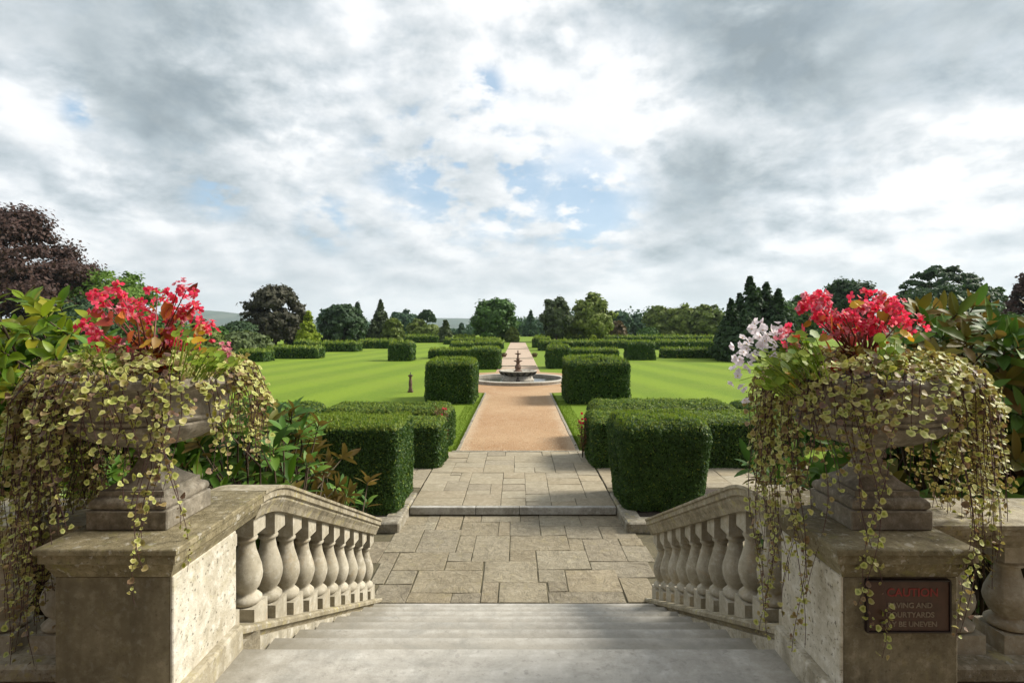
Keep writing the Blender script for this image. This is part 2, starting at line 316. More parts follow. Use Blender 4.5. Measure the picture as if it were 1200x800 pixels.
def vine_mat():
    m, t, b, o = newmat('variegated_leaf')
    a = t.node('ShaderNodeAttribute'); a.attribute_name = 'margin'
    g = t.node('ShaderNodeNewGeometry'); oi = t.node('ShaderNodeObjectInfo')
    r = t.math('FRACT', t.math('ADD', g.outputs['Random Per Island'], oi.outputs['Random']))
    inner = t.ramp(r, [(0, (0.15, 0.19, 0.022)), (0.4, (0.24, 0.27, 0.035)), (0.7, (0.33, 0.31, 0.045)), (0.82, (0.20, 0.15, 0.05)), (1, (0.10, 0.055, 0.04))])
    outer = t.ramp(r, [(0, (0.38, 0.40, 0.10)), (0.4, (0.50, 0.50, 0.17)), (0.7, (0.44, 0.40, 0.15)), (0.85, (0.30, 0.20, 0.10)), (1, (0.15, 0.08, 0.06))])
    f = t.math('ADD', a.outputs['Fac'], t.math('MULTIPLY', t.math('SUBTRACT', t.noise(g.outputs['Position'], 160, 2), 0.5), 0.5))
    col = t.mix(t.mapr(f, 0.25, 0.75), inner, outer)
    col = t.mix(t.math('MULTIPLY', g.outputs['Backfacing'], 0.55), col, (0.22, 0.13, 0.11))
    t.l.new(col, b.inputs['Base Color']); b.inputs['Roughness'].default_value = 0.55
    tr = t.node('ShaderNodeBsdfTranslucent'); mx = t.node('ShaderNodeMixShader'); mx.inputs[0].default_value = 0.25
    t.l.new(t.mix(1.0, col, (1.2, 1.2, 0.6), 'MULTIPLY'), tr.inputs[0])
    t.l.new(b.outputs[0], mx.inputs[1]); t.l.new(tr.outputs[0], mx.inputs[2]); t.l.new(mx.outputs[0], o.inputs[0])
    return m
M['vine'] = vine_mat()
def plain(name, c, rough=0.6, metal=0.0, spec=0.5):
    m, t, b, o = newmat(name)
    v = pos_coord(t); n = t.noise(v, 30, 4, 0.6)
    t.l.new(t.mix(t.mapr(n, 0.3, 0.7), tuple(x * 0.8 for x in c), tuple(min(1, x * 1.15) for x in c)), b.inputs['Base Color'])
    b.inputs['Roughness'].default_value = rough; b.inputs['Metallic'].default_value = metal; return m
M['sign'] = plain('dark_brown_board', (0.065, 0.030, 0.019), 0.5)
M['signframe'] = plain('board_edge', (0.016, 0.007, 0.006), 0.5)
M['redletter'] = plain('red_lettering', (0.22, 0.025, 0.02), 0.6)
M['greyletter'] = plain('worn_grey_lettering', (0.20, 0.155, 0.11), 0.7)
def water_mat():
    m, t, b, o = newmat('pool_water')
    b.inputs['Base Color'].default_value = (0.02, 0.025, 0.02, 1); b.inputs['Roughness'].default_value = 0.06
    t.l.new(t.bump(t.noise(pos_coord(t, False), 9, 3), 0.25, 0.02), b.inputs['Normal']); return m
M['water'] = water_mat()

# ------------------------------------------------------------------ object helpers
def tag(o, label=None, cat=None, group=None, kind=None):
    if label: o['label'] = label
    if cat: o['category'] = cat
    if group: o['group'] = group
    if kind: o['kind'] = kind
    return o
def empty(name, loc, label=None, cat=None, group=None, rz=0):
    o = bpy.data.objects.new(name, None); C.objects.link(o); o.location = loc; o.rotation_euler.z = rz
    o.empty_display_size = 0.1
    return tag(o, label, cat, group)
def link(name, me, parent=None, loc=None):
    o = bpy.data.objects.new(name, me); C.objects.link(o)
    if parent is not None:
        o.parent = parent
    if loc is not None: o.location = loc
    return o
def arrmesh(name, V, Fa, mats, midx=None, smooth=False, attr=None):
    """V (n,3), Fa (m,k) constant-size faces"""
    V = np.asarray(V, np.float32); Fa = np.asarray(Fa, np.int32)
    me = bpy.data.meshes.new(name)
    m, k = Fa.shape
    me.vertices.add(len(V)); me.vertices.foreach_set('co', V.ravel())
    me.loops.add(m * k); me.loops.foreach_set('vertex_index', Fa.ravel())
    me.polygons.add(m); me.polygons.foreach_set('loop_start', np.arange(0, m * k, k, dtype=np.int32))
    try: me.polygons.foreach_set('loop_total', np.full(m, k, np.int32))
    except Exception: pass
    for x in (mats if isinstance(mats, (list, tuple)) else [mats]): me.materials.append(x)
    if midx is not None: me.polygons.foreach_set('material_index', np.asarray(midx, np.int32))
    if smooth: me.polygons.foreach_set('use_smooth', np.ones(m, bool))
    if attr is not None:
        a = me.attributes.new('margin', 'FLOAT', 'POINT'); a.data.foreach_set('value', np.asarray(attr, np.float32))
    me.update(calc_edges=True); me.validate()
    return me
def bm_mesh(name, bm, mat, smooth=False):
    me = bpy.data.meshes.new(name); bm.to_mesh(me); bm.free()
    for x in (mat if isinstance(mat, (list, tuple)) else [mat]): me.materials.append(x)
    if smooth:
        for p in me.polygons: p.use_smooth = True
    return me
def box_bm(bm, x0, x1, y0, y1, z0, z1, bevel=0.0, jit=0.0):
    vs = [bm.verts.new((x + random.uniform(-jit, jit), y + random.uniform(-jit, jit), z)) for x in (x0, x1) for y in (y0, y1) for z in (z0, z1)]
    idx = [(0, 1, 3, 2), (4, 6, 7, 5), (0, 4, 5, 1), (2, 3, 7, 6), (0, 2, 6, 4), (1, 5, 7, 3)]
    fs = [bm.faces.new([vs[i] for i in f]) for f in idx]
    if bevel > 0:
        es = list({e for f in fs for e in f.edges})
        bmesh.ops.bevel(bm, geom=es, offset=bevel, segments=1, affect='EDGES', profile=0.5)
    return vs
def box(name, x0, x1, y0, y1, z0, z1, mat, parent=None, bevel=0.006, jit=0.0):
    bm = bmesh.new(); box_bm(bm, x0, x1, y0, y1, z0, z1, bevel, jit)
    bmesh.ops.recalc_face_normals(bm, faces=bm.faces)
    return link(name, bm_mesh(name, bm, mat), parent)
def lathe_arr(prof, n=24, mod=None, cx=0, cy=0, z0=0):
    V = []; Fa = []
    for j, (r, z) in enumerate(prof):
        for i in range(n):
            a = 2 * PI * i / n; rr = r
            if mod: rr = mod(r, z, a)
            V.append((cx + rr * math.cos(a), cy + rr * math.sin(a), z0 + z))
    for j in range(len(prof) - 1):
        for i in range(n):
            a, b_ = j * n + i, j * n + (i + 1) % n
            Fa.append((a, b_, b_ + n, a + n))
    return V, Fa
def lathe(name, prof, mat, parent=None, n=24, mod=None, loc=(0, 0, 0), smooth=True, cap=True):
    V, Fa = lathe_arr(prof, n, mod)
    me = bpy.data.meshes.new(name)
    faces = [tuple(f) for f in Fa]
    if cap:
        faces.append(tuple(reversed(range(n)))); faces.append(tuple(range((len(prof) - 1) * n, len(prof) * n)))
    me.from_pydata(V, [], faces); me.materials.append(mat); me.update()
    if smooth:
        for p in me.polygons: p.use_smooth = len(p.vertices) == 4
        try: me.set_sharp_from_angle(angle=R(40))
        except Exception: pass
    return link(name, me, parent, loc)
def tube_arr(pts, radii, n=5):
    pts = [Vector(p) for p in pts]; V = []; Fa = []
    up = Vector((0.13, 0.21, 1)).normalized()
    for k, p in enumerate(pts):
        d = (pts[min(k + 1, len(pts) - 1)] - pts[max(k - 1, 0)])
        if d.length < 1e-9: d = Vector((0, 0, 1))
        d.normalize()
        u = d.cross(up)
        if u.length < 0.05: u = d.cross(Vector((1, 0, 0)))
        u.normalize(); v = d.cross(u)
        for i in range(n):
            a = 2 * PI * i / n
            V.append(tuple(p + (u * math.cos(a) + v * math.sin(a)) * radii[k]))
    for k in range(len(pts) - 1):
        for i in range(n):
            a, b_ = k * n + i, k * n + (i + 1) % n
            Fa.append((a, b_, b_ + n, a + n))
    return V, Fa
class Acc:
    def __init__(s): s.V = []; s.F = []; s.n = 0
    def add(s, V, Fa):
        V = np.asarray(V, np.float32); Fa = np.asarray(Fa, np.int32)
        s.V.append(V); s.F.append(Fa + s.n); s.n += len(V)
    def mesh(s, name, mat, smooth=False): return arrmesh(name, np.concatenate(s.V), np.concatenate(s.F), mat, smooth=smooth)
def unit(a): return a / np.maximum(np.linalg.norm(a, axis=1, keepdims=True), 1e-9)
def frames(N, T=None):
    n = unit(N)
    if T is None: T = rng.normal(size=n.shape)
    t = unit(T - (T * n).sum(1, keepdims=True) * n)
    return t, np.cross(n, t), n
def scatter(bv, bf, P, t, b_, n, sc):
    """copies of the base leaf (x along t, y along b, z along n)"""
    bv = np.asarray(bv, np.float32); bf = np.asarray(bf, np.int32); k = len(bv)
    sc = np.asarray(sc)
    if sc.ndim == 1: sc = np.stack([sc, sc, sc], 1)
    L = bv[None] * sc[:, None, :]
    V = P[:, None, :] + L[:, :, 0:1] * t[:, None] + L[:, :, 1:2] * b_[:, None] + L[:, :, 2:3] * n[:, None]
    Fa = bf[None] + (np.arange(len(P)) * k)[:, None, None]
    return V.reshape(-1, 3), Fa.reshape(-1, bf.shape[1])
LEAF4 = (np.array([(-1, 0, 0), (0.1, -0.5, 0.12), (1, 0, 0), (0.1, 0.5, 0.12)]), np.array([(0, 1, 2, 3)]))
def lump(P, f, ph=0.0):
    x, y, z = P[:, 0] * f, P[:, 1] * f, P[:, 2] * f
    return (np.sin(x * 1.7 + y * 2.3 + ph) + np.sin(y * 1.9 - z * 2.7 + 1.3 + ph) + np.sin(z * 2.1 + x * 2.9 + 2.1 + ph) + 0.6 * np.sin(3.7 * x - 3.1 * z + 4.4 * y)) / 3.6

# ------------------------------------------------------------------ ground and setting
def sheet(name, pts, z, mat):
    bm = bmesh.new(); bm.faces.new([bm.verts.new((x, y, z)) for x, y in pts])
    bmesh.ops.recalc_face_normals(bm, faces=bm.faces)
    for f in bm.faces:
        if f.normal.z < 0: f.normal_flip()
    o = link(name, bm_mesh(name, bm, mat)); return tag(o, kind='structure')
LZ = 0.10
def hills_z(X, Y):
    base = np.where(Y < 170, LZ - 0.05, 0.0)
    drop = -30 * np.clip((Y - 170) / 330, 0, 1) ** 1.2
    r = Y
    h = np.clip((r - 2300) / 1000, 0, 1); h = h * h * (3 - 2 * h)
    az = X / np.maximum(Y, 1)
    amp = 62 + 42 * np.exp(-((az + 0.56) / 0.16) ** 2) + 14 * np.exp(-((az + 0.12) / 0.08) ** 2) + 10 * np.sin(az * 9 + 1) + 4 * np.sin(az * 31)
    amp = amp + 5 * np.sin(X * 0.006) * np.cos(Y * 0.004)
    return base + drop + h * amp
ys = np.concatenate([np.linspace(-40, 170, 12), np.linspace(190, 2300, 30), np.linspace(2350, 4200, 40)])
azs = np.linspace(-1, 1, 90)
Vg = []; 
for y in ys:
    wdt = 60 + max(y, 0) * 1.4
    Vg.append(np.stack([azs * wdt, np.full_like(azs, y), np.zeros_like(azs)], 1))
Vg = np.concatenate(Vg); Vg[:, 2] = hills_z(Vg[:, 0], Vg[:, 1])
# the ground dips under the terraces and the stair
near = Vg[:, 1] < 12; Vg[near, 2] = -0.6
na = len(azs); Fg = [(j * na + i, j * na + i + 1, (j + 1) * na + i + 1, (j + 1) * na + i) for j in range(len(ys) - 1) for i in range(na - 1)]
g = link('ground', arrmesh('ground', Vg, Fg, M['land'], smooth=True)); tag(g, kind='structure')
sheet('lawn', [(-70, 10.4), (70, 10.4), (70, 168), (-70, 168)], LZ, M['lawn'])
# gravel walk, round the fountain and beyond
FY, FR, FX = 27.2, 5.2, 4.2 / 5.2
walk = [(-1.27, 11.87), (1.27, 11.87)]
xq = 1.27 / FX; ya = FY - math.sqrt(FR ** 2 - xq ** 2); yb = FY + math.sqrt(FR ** 2 - xq ** 2)
a0 = math.atan2(ya - FY, xq); a1 = math.atan2(yb - FY, xq)
for k in range(33): a = a0 + (a1 - a0) * k / 32; walk.append((FX * FR * math.cos(a), FY + FR * math.sin(a)))
walk += [(1.15, 88), (-1.15, 88)]
for k in range(33): a = PI - a1 + (a1 - a0) * k / 32; walk.append((FX * FR * math.cos(a), FY + FR * math.sin(a)))
sheet('gravel_path', walk, LZ + 0.006, M['gravel'])
# soil beds beside the terraces
sheet('soil_bed_left', [(-12, 3.0), (-1.7, 3.0), (-1.7, 10.6), (-12, 10.6)], -0.03, M['soil'])
sheet('soil_bed_right', [(1.6, 3.0), (12, 3.0), (12, 10.6), (1.6, 10.6)], -0.03, M['soil'])
# uncut grass at the lawn edges and round the hedge feet
def tufts():
    r = np.random.default_rng(12); P = []
    for sgn in (-1, 1):
        n = 5200; y = 11.95 + (ya - 11.95) * r.uniform(0, 1, n) ** 1.2; P.append(np.stack([sgn * (1.32 + abs(r.normal(size=n)) * .035), y, np.full(n, LZ)], 1))
        n = 5000; P.append(np.stack([sgn * r.uniform(1.33, 1.75, n), r.uniform(12.0, 20, n), np.full(n, LZ)], 1))
    for x0, x1, y in ((-3.2, -1.45, 19.0), (1.65, 3.85, 19.0), (-4.4, -1.4, 12.1), (1.6, 4.9, 12.1)):
        n = 1500; P.append(np.stack([r.uniform(x0, x1, n), y - abs(r.normal(size=n)) * .05, np.full(n, LZ)], 1))
    P = np.concatenate(P); n = len(P); up = np.tile([0, 0, 1.0], (n, 1)) + r.normal(size=(n, 3)) * .35
    nr = r.normal(size=(n, 3)); t_ = unit(up); b2 = unit(np.cross(nr, t_)); n2 = np.cross(t_, b2)
    V, Fa = scatter(LEAF4[0] * [1, .3, .6], LEAF4[1], P, t_, b2, n2, r.uniform(.015, .038, n))
    o = link('grass_tufts', arrmesh('grass_tufts', V, Fa, M['grass'])); tag(o, 'longer grass along the edges of the gravel walk', 'grass', kind='stuff')
tufts()
def pebbles():
    r = np.random.default_rng(21); n = 9000
    y = 11.97 + 11 * r.uniform(0, 1, n) ** 1.6; x = r.uniform(-1.22, 1.22, n)
    bv = np.array([(1, 0, -.3), (-.5, .8, -.3), (-.5, -.8, -.3), (0, 0, .7)]); bf = np.array([(0, 1, 3), (1, 2, 3), (2, 0, 3)])
    P = np.stack([x, y, np.full(n, LZ + .009)], 1); N = np.tile([0, 0, 1.0], (n, 1)) + r.normal(size=(n, 3)) * .3; t_, b2, n2 = frames(N)
    V, Fa = scatter(bv, bf, P, t_, b2, n2, r.uniform(.004, .012, n))
    o = link('loose_gravel', arrmesh('loose_gravel', V, Fa, M['chips'])); tag(o, 'loose stone chips on the gravel walk', 'gravel', kind='stuff')
pebbles()
# stone bands laid across the walk
root = empty('path_bands', (0, 0, 0)); tag(root, kind='structure')
for k, yy in enumerate((36.6, 45.0, 63.0)):
    box('band_stone', -1.2, 1.2, yy, yy + 0.35, LZ - 0.02, LZ + 0.05, M['kerb'], root)
# metal/stone edging along the walk
root = empty('path_edging', (0, 0, 0)); tag(root, kind='structure')
for sgn in (-1, 1):
    y = 11.95
    while y < ya - 0.3:
        box('edging_stone', sgn * 1.28 - 0.035, sgn * 1.28 + 0.035, y, min(y + 0.88, ya), LZ - 0.03, LZ + 0.022, M['kerb'], root, bevel=0.008, jit=0.008)
        y += 0.9

# ---- lower terrace: slabs as laid (traced on the ground plane)
LOW = []
def slab_px(yt, yb, xl, xr):
    def pt(cx_, cy_):
        px, py = 430 + cx_ / 6.155, 590 + cy_ / 6.155
        Y = EYE * F / (py - HY); return (px - VX) * Y / F, Y
    xa, Yb = pt(xl, yb); xb, _ = pt(xr, yb); _, Yt = pt(xl, yt)
    LOW.append((xa, xb, Yb, Yt))
for a in ((75, 150, 235, 420), (150, 350, 118, 340), (75, 130, 425, 510), (130, 187, 395, 488), (75, 187, 490, 668), (187, 350, 345, 635),
          (75, 130, 690, 820), (75, 130, 820, 1105), (130, 228, 665, 945), (130, 228, 945, 1030), (228, 350, 640, 765), (228, 415, 750, 1025),
          (350, 480, 175, 553), (350, 415, 575, 748), (415, 480, 555, 830), (350, 425, 75, 195), (425, 575, 15, 120), (270, 425, -60, 75),
          (480, 580, 125, 325), (480, 640, 308, 818), (580, 712, 20, 275), (640, 712, 275, 600), (640, 712, 600, 815), (565, 712, 815, 942),
          (415, 565, 832, 1235), (565, 712, 945, 1310), (75, 130, 1105, 1243), (75, 160, 1245, 1550), (75, 160, 1550, 1850), (130, 228, 1030, 1253),
          (160, 228, 1255, 1440), (228, 335, 1030, 1467), (335, 415, 1027, 1220), (335, 470, 1230, 1620), (160, 250, 1445, 1700), (160, 250, 1700, 1960),
          (250, 335, 1467, 1575), (250, 415, 1600, 1885), (415, 475, 1622, 1785), (250, 300, 1835, 2000), (300, 415, 1885, 2080), (475, 560, 1240, 1440),
          (475, 630, 1455, 1850), (560, 630, 1310, 1450), (630, 712, 1312, 1875), (415, 530, 1795, 2090), (530, 712, 1885, 2120)):
    slab_px(*a)
root = empty('lower_terrace', (0, 0, 0)); tag(root, kind='structure')
box('joint_bed', -3.4, 3.4, 5.3, 8.24, -0.10, -0.011, M['grout'], root, bevel=0)
def slab(parent, x0, x1, y0, y1, ztop, mat, g=0.0038, thick=0.06):
    if x1 - x0 < 0.06 or y1 - y0 < 0.06: return
    bm = bmesh.new()
    vs = box_bm(bm, x0 + g, x1 - g, y0 + g, y1 - g, ztop - thick, ztop, 0, 0.004)
    tilt = [random.uniform(-0.006, 0.006) for _ in range(4)]
    for q, i in enumerate((1, 3, 5, 7)): vs[i].co.z += tilt[q]
    bmesh.ops.bevel(bm, geom=list(bm.edges), offset=0.004, segments=1, affect='EDGES')
    bmesh.ops.recalc_face_normals(bm, faces=bm.faces)
    return link('paving_slab', bm_mesh('paving_slab', bm, mat), parent)
for x0, x1, y0, y1 in LOW: slab(root, x0, x1, y0, y1, 0.0, M['paving'])
def fill(parent, x0, x1, y0, y1, ztop, mat, cell=0.19, keep=lambda x, y: True, seed=1):
    r = random.Random(seed); nx = int(round((x1 - x0) / cell)); ny = int(round((y1 - y0) / cell))
    sx, sy = (x1 - x0) / nx, (y1 - y0) / ny; used = [[False] * nx for _ in range(ny)]
    for j in range(ny):
        for i in range(nx):
            if used[j][i]: continue
            wd, ht = r.choice((2, 2, 3, 3, 4)), r.choice((1, 2, 2, 2, 3))
            ww = 0
            while ww < wd and i + ww < nx and not used[j][i + ww]: ww += 1
            hh = min(ht, ny - j)
            for b_ in range(hh):
                for a in range(ww): used[j + b_][i + a] = True
            X0, X1, Y0, Y1 = x0 + i * sx, x0 + (i + ww) * sx, y0 + j * sy, y0 + (j + hh) * sy
            if keep((X0 + X1) / 2, (Y0 + Y1) / 2): slab(parent, X0, X1, Y0, Y1, ztop, mat, 0.004)
fill(root, -3.3, -1.98, 5.65, 7.55, -0.001, M['paving'], seed=3)
fill(root, 1.85, 3.3, 5.65, 7.55, -0.001, M['paving'], seed=4)
# ---- upper terrace, one step up
UZ = 0.12
root = empty('upper_terrace', (0, 0, 0)); tag(root, kind='structure')
box('joint_bed', -1.58, 1.44, 8.27, 11.87, -0.05, UZ - 0.012, M['grout'], root, bevel=0)
box('joint_bed', 1.46, 6.2, 8.9, 10.9, -0.05, UZ - 0.012, M['grout'], root, bevel=0)
box('joint_bed', -6.2, -1.6, 8.9, 10.9, -0.05, UZ - 0.012, M['grout'], root, bevel=0)
fill(root, -1.58, 1.44, 8.32, 11.86, UZ, M['paving2'], seed=5)
fill(root, 1.46, 6.2, 9.25, 10.7, UZ, M['paving2'], seed=6, cell=0.24)
fill(root, -2.9, -1.6, 9.25, 10.7, UZ, M['paving2'], seed=8, cell=0.24)
for x0, x1 in ((-1.58, -0.62), (-0.62, 0.02), (0.02, 1.44)):
    box('step_stone', x0 + 0.004, x1 - 0.004, 8.22, 8.31, 0.018, UZ + 0.004, M['nosing'], root, bevel=0.006)
box('riser_stone', -1.57, 1.43, 8.25, 8.30, -0.05, 0.016, M['grout'], root, bevel=0)
box('path_threshold', -1.4, 1.4, 11.865, 11.95, 0.0, UZ + 0.006, M['kerb'], root)
# ---- kerbed beds under the two near hedges
for sgn, xi, xo in ((-1, -1.59, -3.4), (1, 1.45, 3.4)):
    root = empty('hedge_bed_kerb', (0, 0, 0)); tag(root, kind='structure')
    y = 7.78
    for L in (0.55, 0.6):
        a, b_ = sorted((xi, xi + sgn * 0.24)); box('kerb_stone', a, b_, y + 0.004, y + L - 0.004, -0.02, 0.14, M['kerb'], root, bevel=0.02, jit=0.008); y += L
    x = xi
    for L in (0.62, 0.6, 0.55):
        a, b_ = sorted((x, x + sgn * L)); box('kerb_stone', a + 0.004, b_ - 0.004, 7.54, 7.776, -0.02, 0.14, M['kerb'], root, bevel=0.02, jit=0.008); x += sgn * L
    a, b_ = sorted((xi + sgn * 0.245, xo)); box('bed_soil', a, b_, 7.78, 9.2, -0.05, 0.11, M['soil'], root, bevel=0)

# ------------------------------------------------------------------ stair
NST = 8; RISE = 1.18 / NST; GO = 0.364; YB = 2.8 + 7 * GO; SL, SR = -1.36, 1.31
root = empty('stone_staircase', (0, 5.6, 0), 'flight of pale worn stone steps falling between the two balustrades', 'staircase')
root2 = root
for k in range(NST - 1):
    yf = YB - k * GO; zt = (k + 1) * RISE      # front (far) edge of this tread
    bm = bmesh.new()
    box_bm(bm, SL, SR, yf - GO - 0.03, yf - 0.03, zt - RISE - (0.04 if k else 0.12), zt - 0.052, 0)
    box_bm(bm, SL, SR, yf - GO - 0.028, yf + 0.0, zt - 0.05, zt, 0)
    es = [e for e in bm.edges if all(abs(v.co.y - yf) < 1e-4 for v in e.verts) and abs(e.verts[0].co.z - e.verts[1].co.z) < 1e-4]
    bmesh.ops.bevel(bm, geom=es, offset=0.014, segments=3, affect='EDGES')
    bmesh.ops.recalc_face_normals(bm, faces=bm.faces)
    bmesh.ops.translate(bm, verts=bm.verts, vec=(0, -5.6, 0))
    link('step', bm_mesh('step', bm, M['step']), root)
# top landing: slabs of the upper walk, seen in the foreground
root = empty('top_landing', (0, 0, 0)); tag(root, kind='structure')
bm = bmesh.new(); box_bm(bm, SL, SR, 1.55, 2.8, 1.08, 1.18)
es = [e for e in bm.edges if all(abs(v.co.y - 2.8) < 1e-4 for v in e.verts) and abs(e.verts[0].co.z - e.verts[1].co.z) < 1e-4]
bmesh.ops.bevel(bm, geom=es, offset=0.016, segments=3, affect='EDGES'); bmesh.ops.recalc_face_normals(bm, faces=bm.faces)
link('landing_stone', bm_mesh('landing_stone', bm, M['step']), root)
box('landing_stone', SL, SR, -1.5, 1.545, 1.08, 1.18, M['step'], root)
box('riser_wall', SL, SR, 2.0, 2.76, 0.0, 1.078, M['step'], root, bevel=0)
box('terrace_floor', -7, SL - 0.004, -1.5, 2.98, 1.02, 1.172, M['paving'], root, bevel=0)
box('terrace_floor', SR + 0.004, 7, -1.5, 2.98, 1.02, 1.172, M['paving'], root, bevel=0)
box('retaining_wall', -7, -1.95, 2.85, 2.97, -0.1, 1.018, M['oldstone'], root, bevel=0)
box('retaining_wall', 1.9, 7, 2.85, 2.97, -0.1, 1.018, M['oldstone'], root, bevel=0)

# ------------------------------------------------------------------ balustrades
CAPZ = EYE - 0.89
def rail_profile(wd, ht):
    h = wd / 2
    return [(-h, 0), (h, 0), (h, -0.018), (h - 0.012, -0.024), (h - 0.012, -0.060 * ht / 0.155), (h - 0.028, -0.068 * ht / 0.155), (h - 0.028, -0.085 * ht / 0.155), (h - 0.045, -0.115 * ht / 0.155), (h - 0.06, -ht),
            (-h + 0.06, -ht), (-h + 0.045, -0.115 * ht / 0.155), (-h + 0.028, -0.085 * ht / 0.155), (-h + 0.028, -0.068 * ht / 0.155), (-h + 0.012, -0.060 * ht / 0.155), (-h + 0.012, -0.024), (-h, -0.018)]
def sweep(name, prof, path, mat, parent, axis='y'):
    """path: list of (s, z); profile (off, dz)"""
    V = []; Fa = []; n = len(prof)
    for s, cc, z in path:
        for a, dz in prof: V.append((cc + a, s, z + dz) if axis == 'y' else (s, cc + a, z + dz))
    for k in range(len(path) - 1):
        for i in range(n):
            a, b_ = k * n + i, k * n + (i + 1) % n; Fa.append((a, b_, b_ + n, a + n))
    Fa.append(tuple(range(n))); Fa.append(tuple(reversed(range((len(path) - 1) * n, len(path) * n))))
    me = bpy.data.meshes.new(name); me.from_pydata(V, [], Fa); me.materials.append(mat); me.update()
    bm = bmesh.new(); bm.from_mesh(me); bmesh.ops.recalc_face_normals(bm, faces=bm.faces); bm.to_mesh(me); bm.free()
    return link(name, me, parent)
SLP = 0.434
def rail_z(Y):
    if Y < 3.02: return CAPZ
    if Y < 3.42: t_ = (Y - 3.02) / 0.4; return CAPZ - SLP * 0.4 * t_ * t_ / 2
    return CAPZ - SLP * 0.2 - SLP * (Y - 3.42)
def base_z(Y): return 1.15 - SLP * (Y - 3.10)
# baluster turned shape, zero at its foot
BPROF = [(0.062, 0.0), (0.078, 0.012), (0.080, 0.030), (0.066, 0.044), (0.050, 0.054), (0.050, 0.064), (0.066, 0.085), (0.080, 0.125), (0.084, 0.155), (0.079, 0.190), (0.064, 0.235), (0.050, 0.275), (0.0435, 0.310), (0.043, 0.328),
         (0.055, 0.333), (0.058, 0.342), (0.053, 0.350), (0.046, 0.356), (0.050, 0.372)]
def baluster_mesh(slope, total, low=0.10):
    """square block foot, turned vase, square block head; blocks cut to the slope"""
    V, Fa = lathe_arr(BPROF, 20); sc = (total - low - 0.095) / 0.372
    V = [(x, y, low + z * sc) for x, y, z in V]
    bm = bmesh.new(); vs = [bm.verts.new(v) for v in V]
    for f in Fa: bm.faces.new([vs[i] for i in f])
    for f in bm.faces: f.smooth = True
    def wedge(hw, zl, zh, sl_lo, sl_hi):
        q = {}
        for x in (-hw, hw):
            for y in (-hw, hw):
                q[x, y, 0] = bm.verts.new((x, y, zl - sl_lo * y)); q[x, y, 1] = bm.verts.new((x, y, zh - sl_hi * y))
        g_ = lambda *k: [q[i] for i in k]
        fs = [g_((-hw, -hw, 0), (-hw, hw, 0), (hw, hw, 0), (hw, -hw, 0)), g_((-hw, -hw, 1), (hw, -hw, 1), (hw, hw, 1), (-hw, hw, 1)),
              g_((-hw, -hw, 0), (hw, -hw, 0), (hw, -hw, 1), (-hw, -hw, 1)), g_((hw, -hw, 0), (hw, hw, 0), (hw, hw, 1), (hw, -hw, 1)),
              g_((hw, hw, 0), (-hw, hw, 0), (-hw, hw, 1), (hw, hw, 1)), g_((-hw, hw, 0), (-hw, -hw, 0), (-hw, -hw, 1), (-hw, hw, 1))]
        for f in fs: bm.faces.new(f)
    wedge(0.080, -0.02, low, slope, 0.0)
    wedge(0.072, total - 0.095, total + 0.005, 0.0, slope)
    me = bm_mesh('baluster', bm, M['baluster'])
    return me
bme_slope = baluster_mesh(SLP, 0.575)
for side, xin, lab in ((-1, -1.357, 'left sloping stone balustrade of ten vase balusters in full light'), (1, 1.266, 'right sloping stone balustrade whose pedestal carries the brown sign')):
    xc = xin + side * 0.155
    root = empty('stair_balustrade', (xc, 5.6, 0), lab, 'balustrade', 'balustrades flanking the steps')
    ox, oy = xc, 5.6
    def rel(o): o.matrix_parent_inverse = Matrix.Translation((-ox, -oy, 0)); return o
    path = [(y, xc, rail_z(y)) for y in list(np.linspace(3.035, 3.42, 8)) + [4.3]]
    rel(sweep('handrail', rail_profile(0.31, 0.155), path, M['oldstone'], root))
    path = [(y, xc, rail_z(y)) for y in (4.306, 5.62)]
    rel(sweep('handrail', rail_profile(0.31, 0.155), path, M['oldstone'], root))
    bp = [(-0.125, 0), (0.125, 0), (0.135, -0.012), (0.135, -0.035), (0.115, -0.05), (0.105, -0.07), (-0.105, -0.07), (-0.115, -0.05), (-0.135, -0.035), (-0.135, -0.012)]
    rel(sweep('base_rail', bp, [(2.79, xc, base_z(2.79)), (5.74, xc, base_z(5.74))], M['oldstone'], root))
    # string wall under the base rail, down past the steps
    V = []; ys_ = (2.79, 4.2, 5.70)
    hw = 0.125
    for y in ys_:
        zt = base_z(y) - 0.07; zb = -0.05
        V += [(xc - hw, y, zb), (xc + hw, y, zb), (xc + hw, y, zt), (xc - hw, y, zt)]
    Fa = [(0, 3, 2, 1), (8, 9, 10, 11)] + [(k * 4 + i, k * 4 + (i + 1) % 4, (k + 1) * 4 + (i + 1) % 4, (k + 1) * 4 + i) for k in (0, 1) for i in range(4)]
    me = bpy.data.meshes.new('string_wall'); me.from_pydata(V, [], Fa); me.materials.append(M['shaft']); me.update()
    rel(link('string_wall', me, root))
    nb = 10
    for k in range(nb):
        Y = 3.14 + k * 0.268
        o = link('baluster', bme_slope, root); o.matrix_parent_inverse = Matrix.Translation((-ox, -oy, 0))
        lowz = base_z(Y); hiz = rail_z(Y) - 0.155
        o.location = (xc, Y, lowz + 0.0); o.scale = (1, 1, (hiz - lowz) / 0.575); o.rotation_euler.z = 0
    # half baluster engaged on the pedestal
    o = link('half_baluster', bme_slope, root); o.matrix_parent_inverse = Matrix.Translation((-ox, -oy, 0))
    o.location = (xc, 2.815, base_z(2.9)); o.scale = (1, 1, (CAPZ - 0.155 - base_z(2.9)) / 0.575)
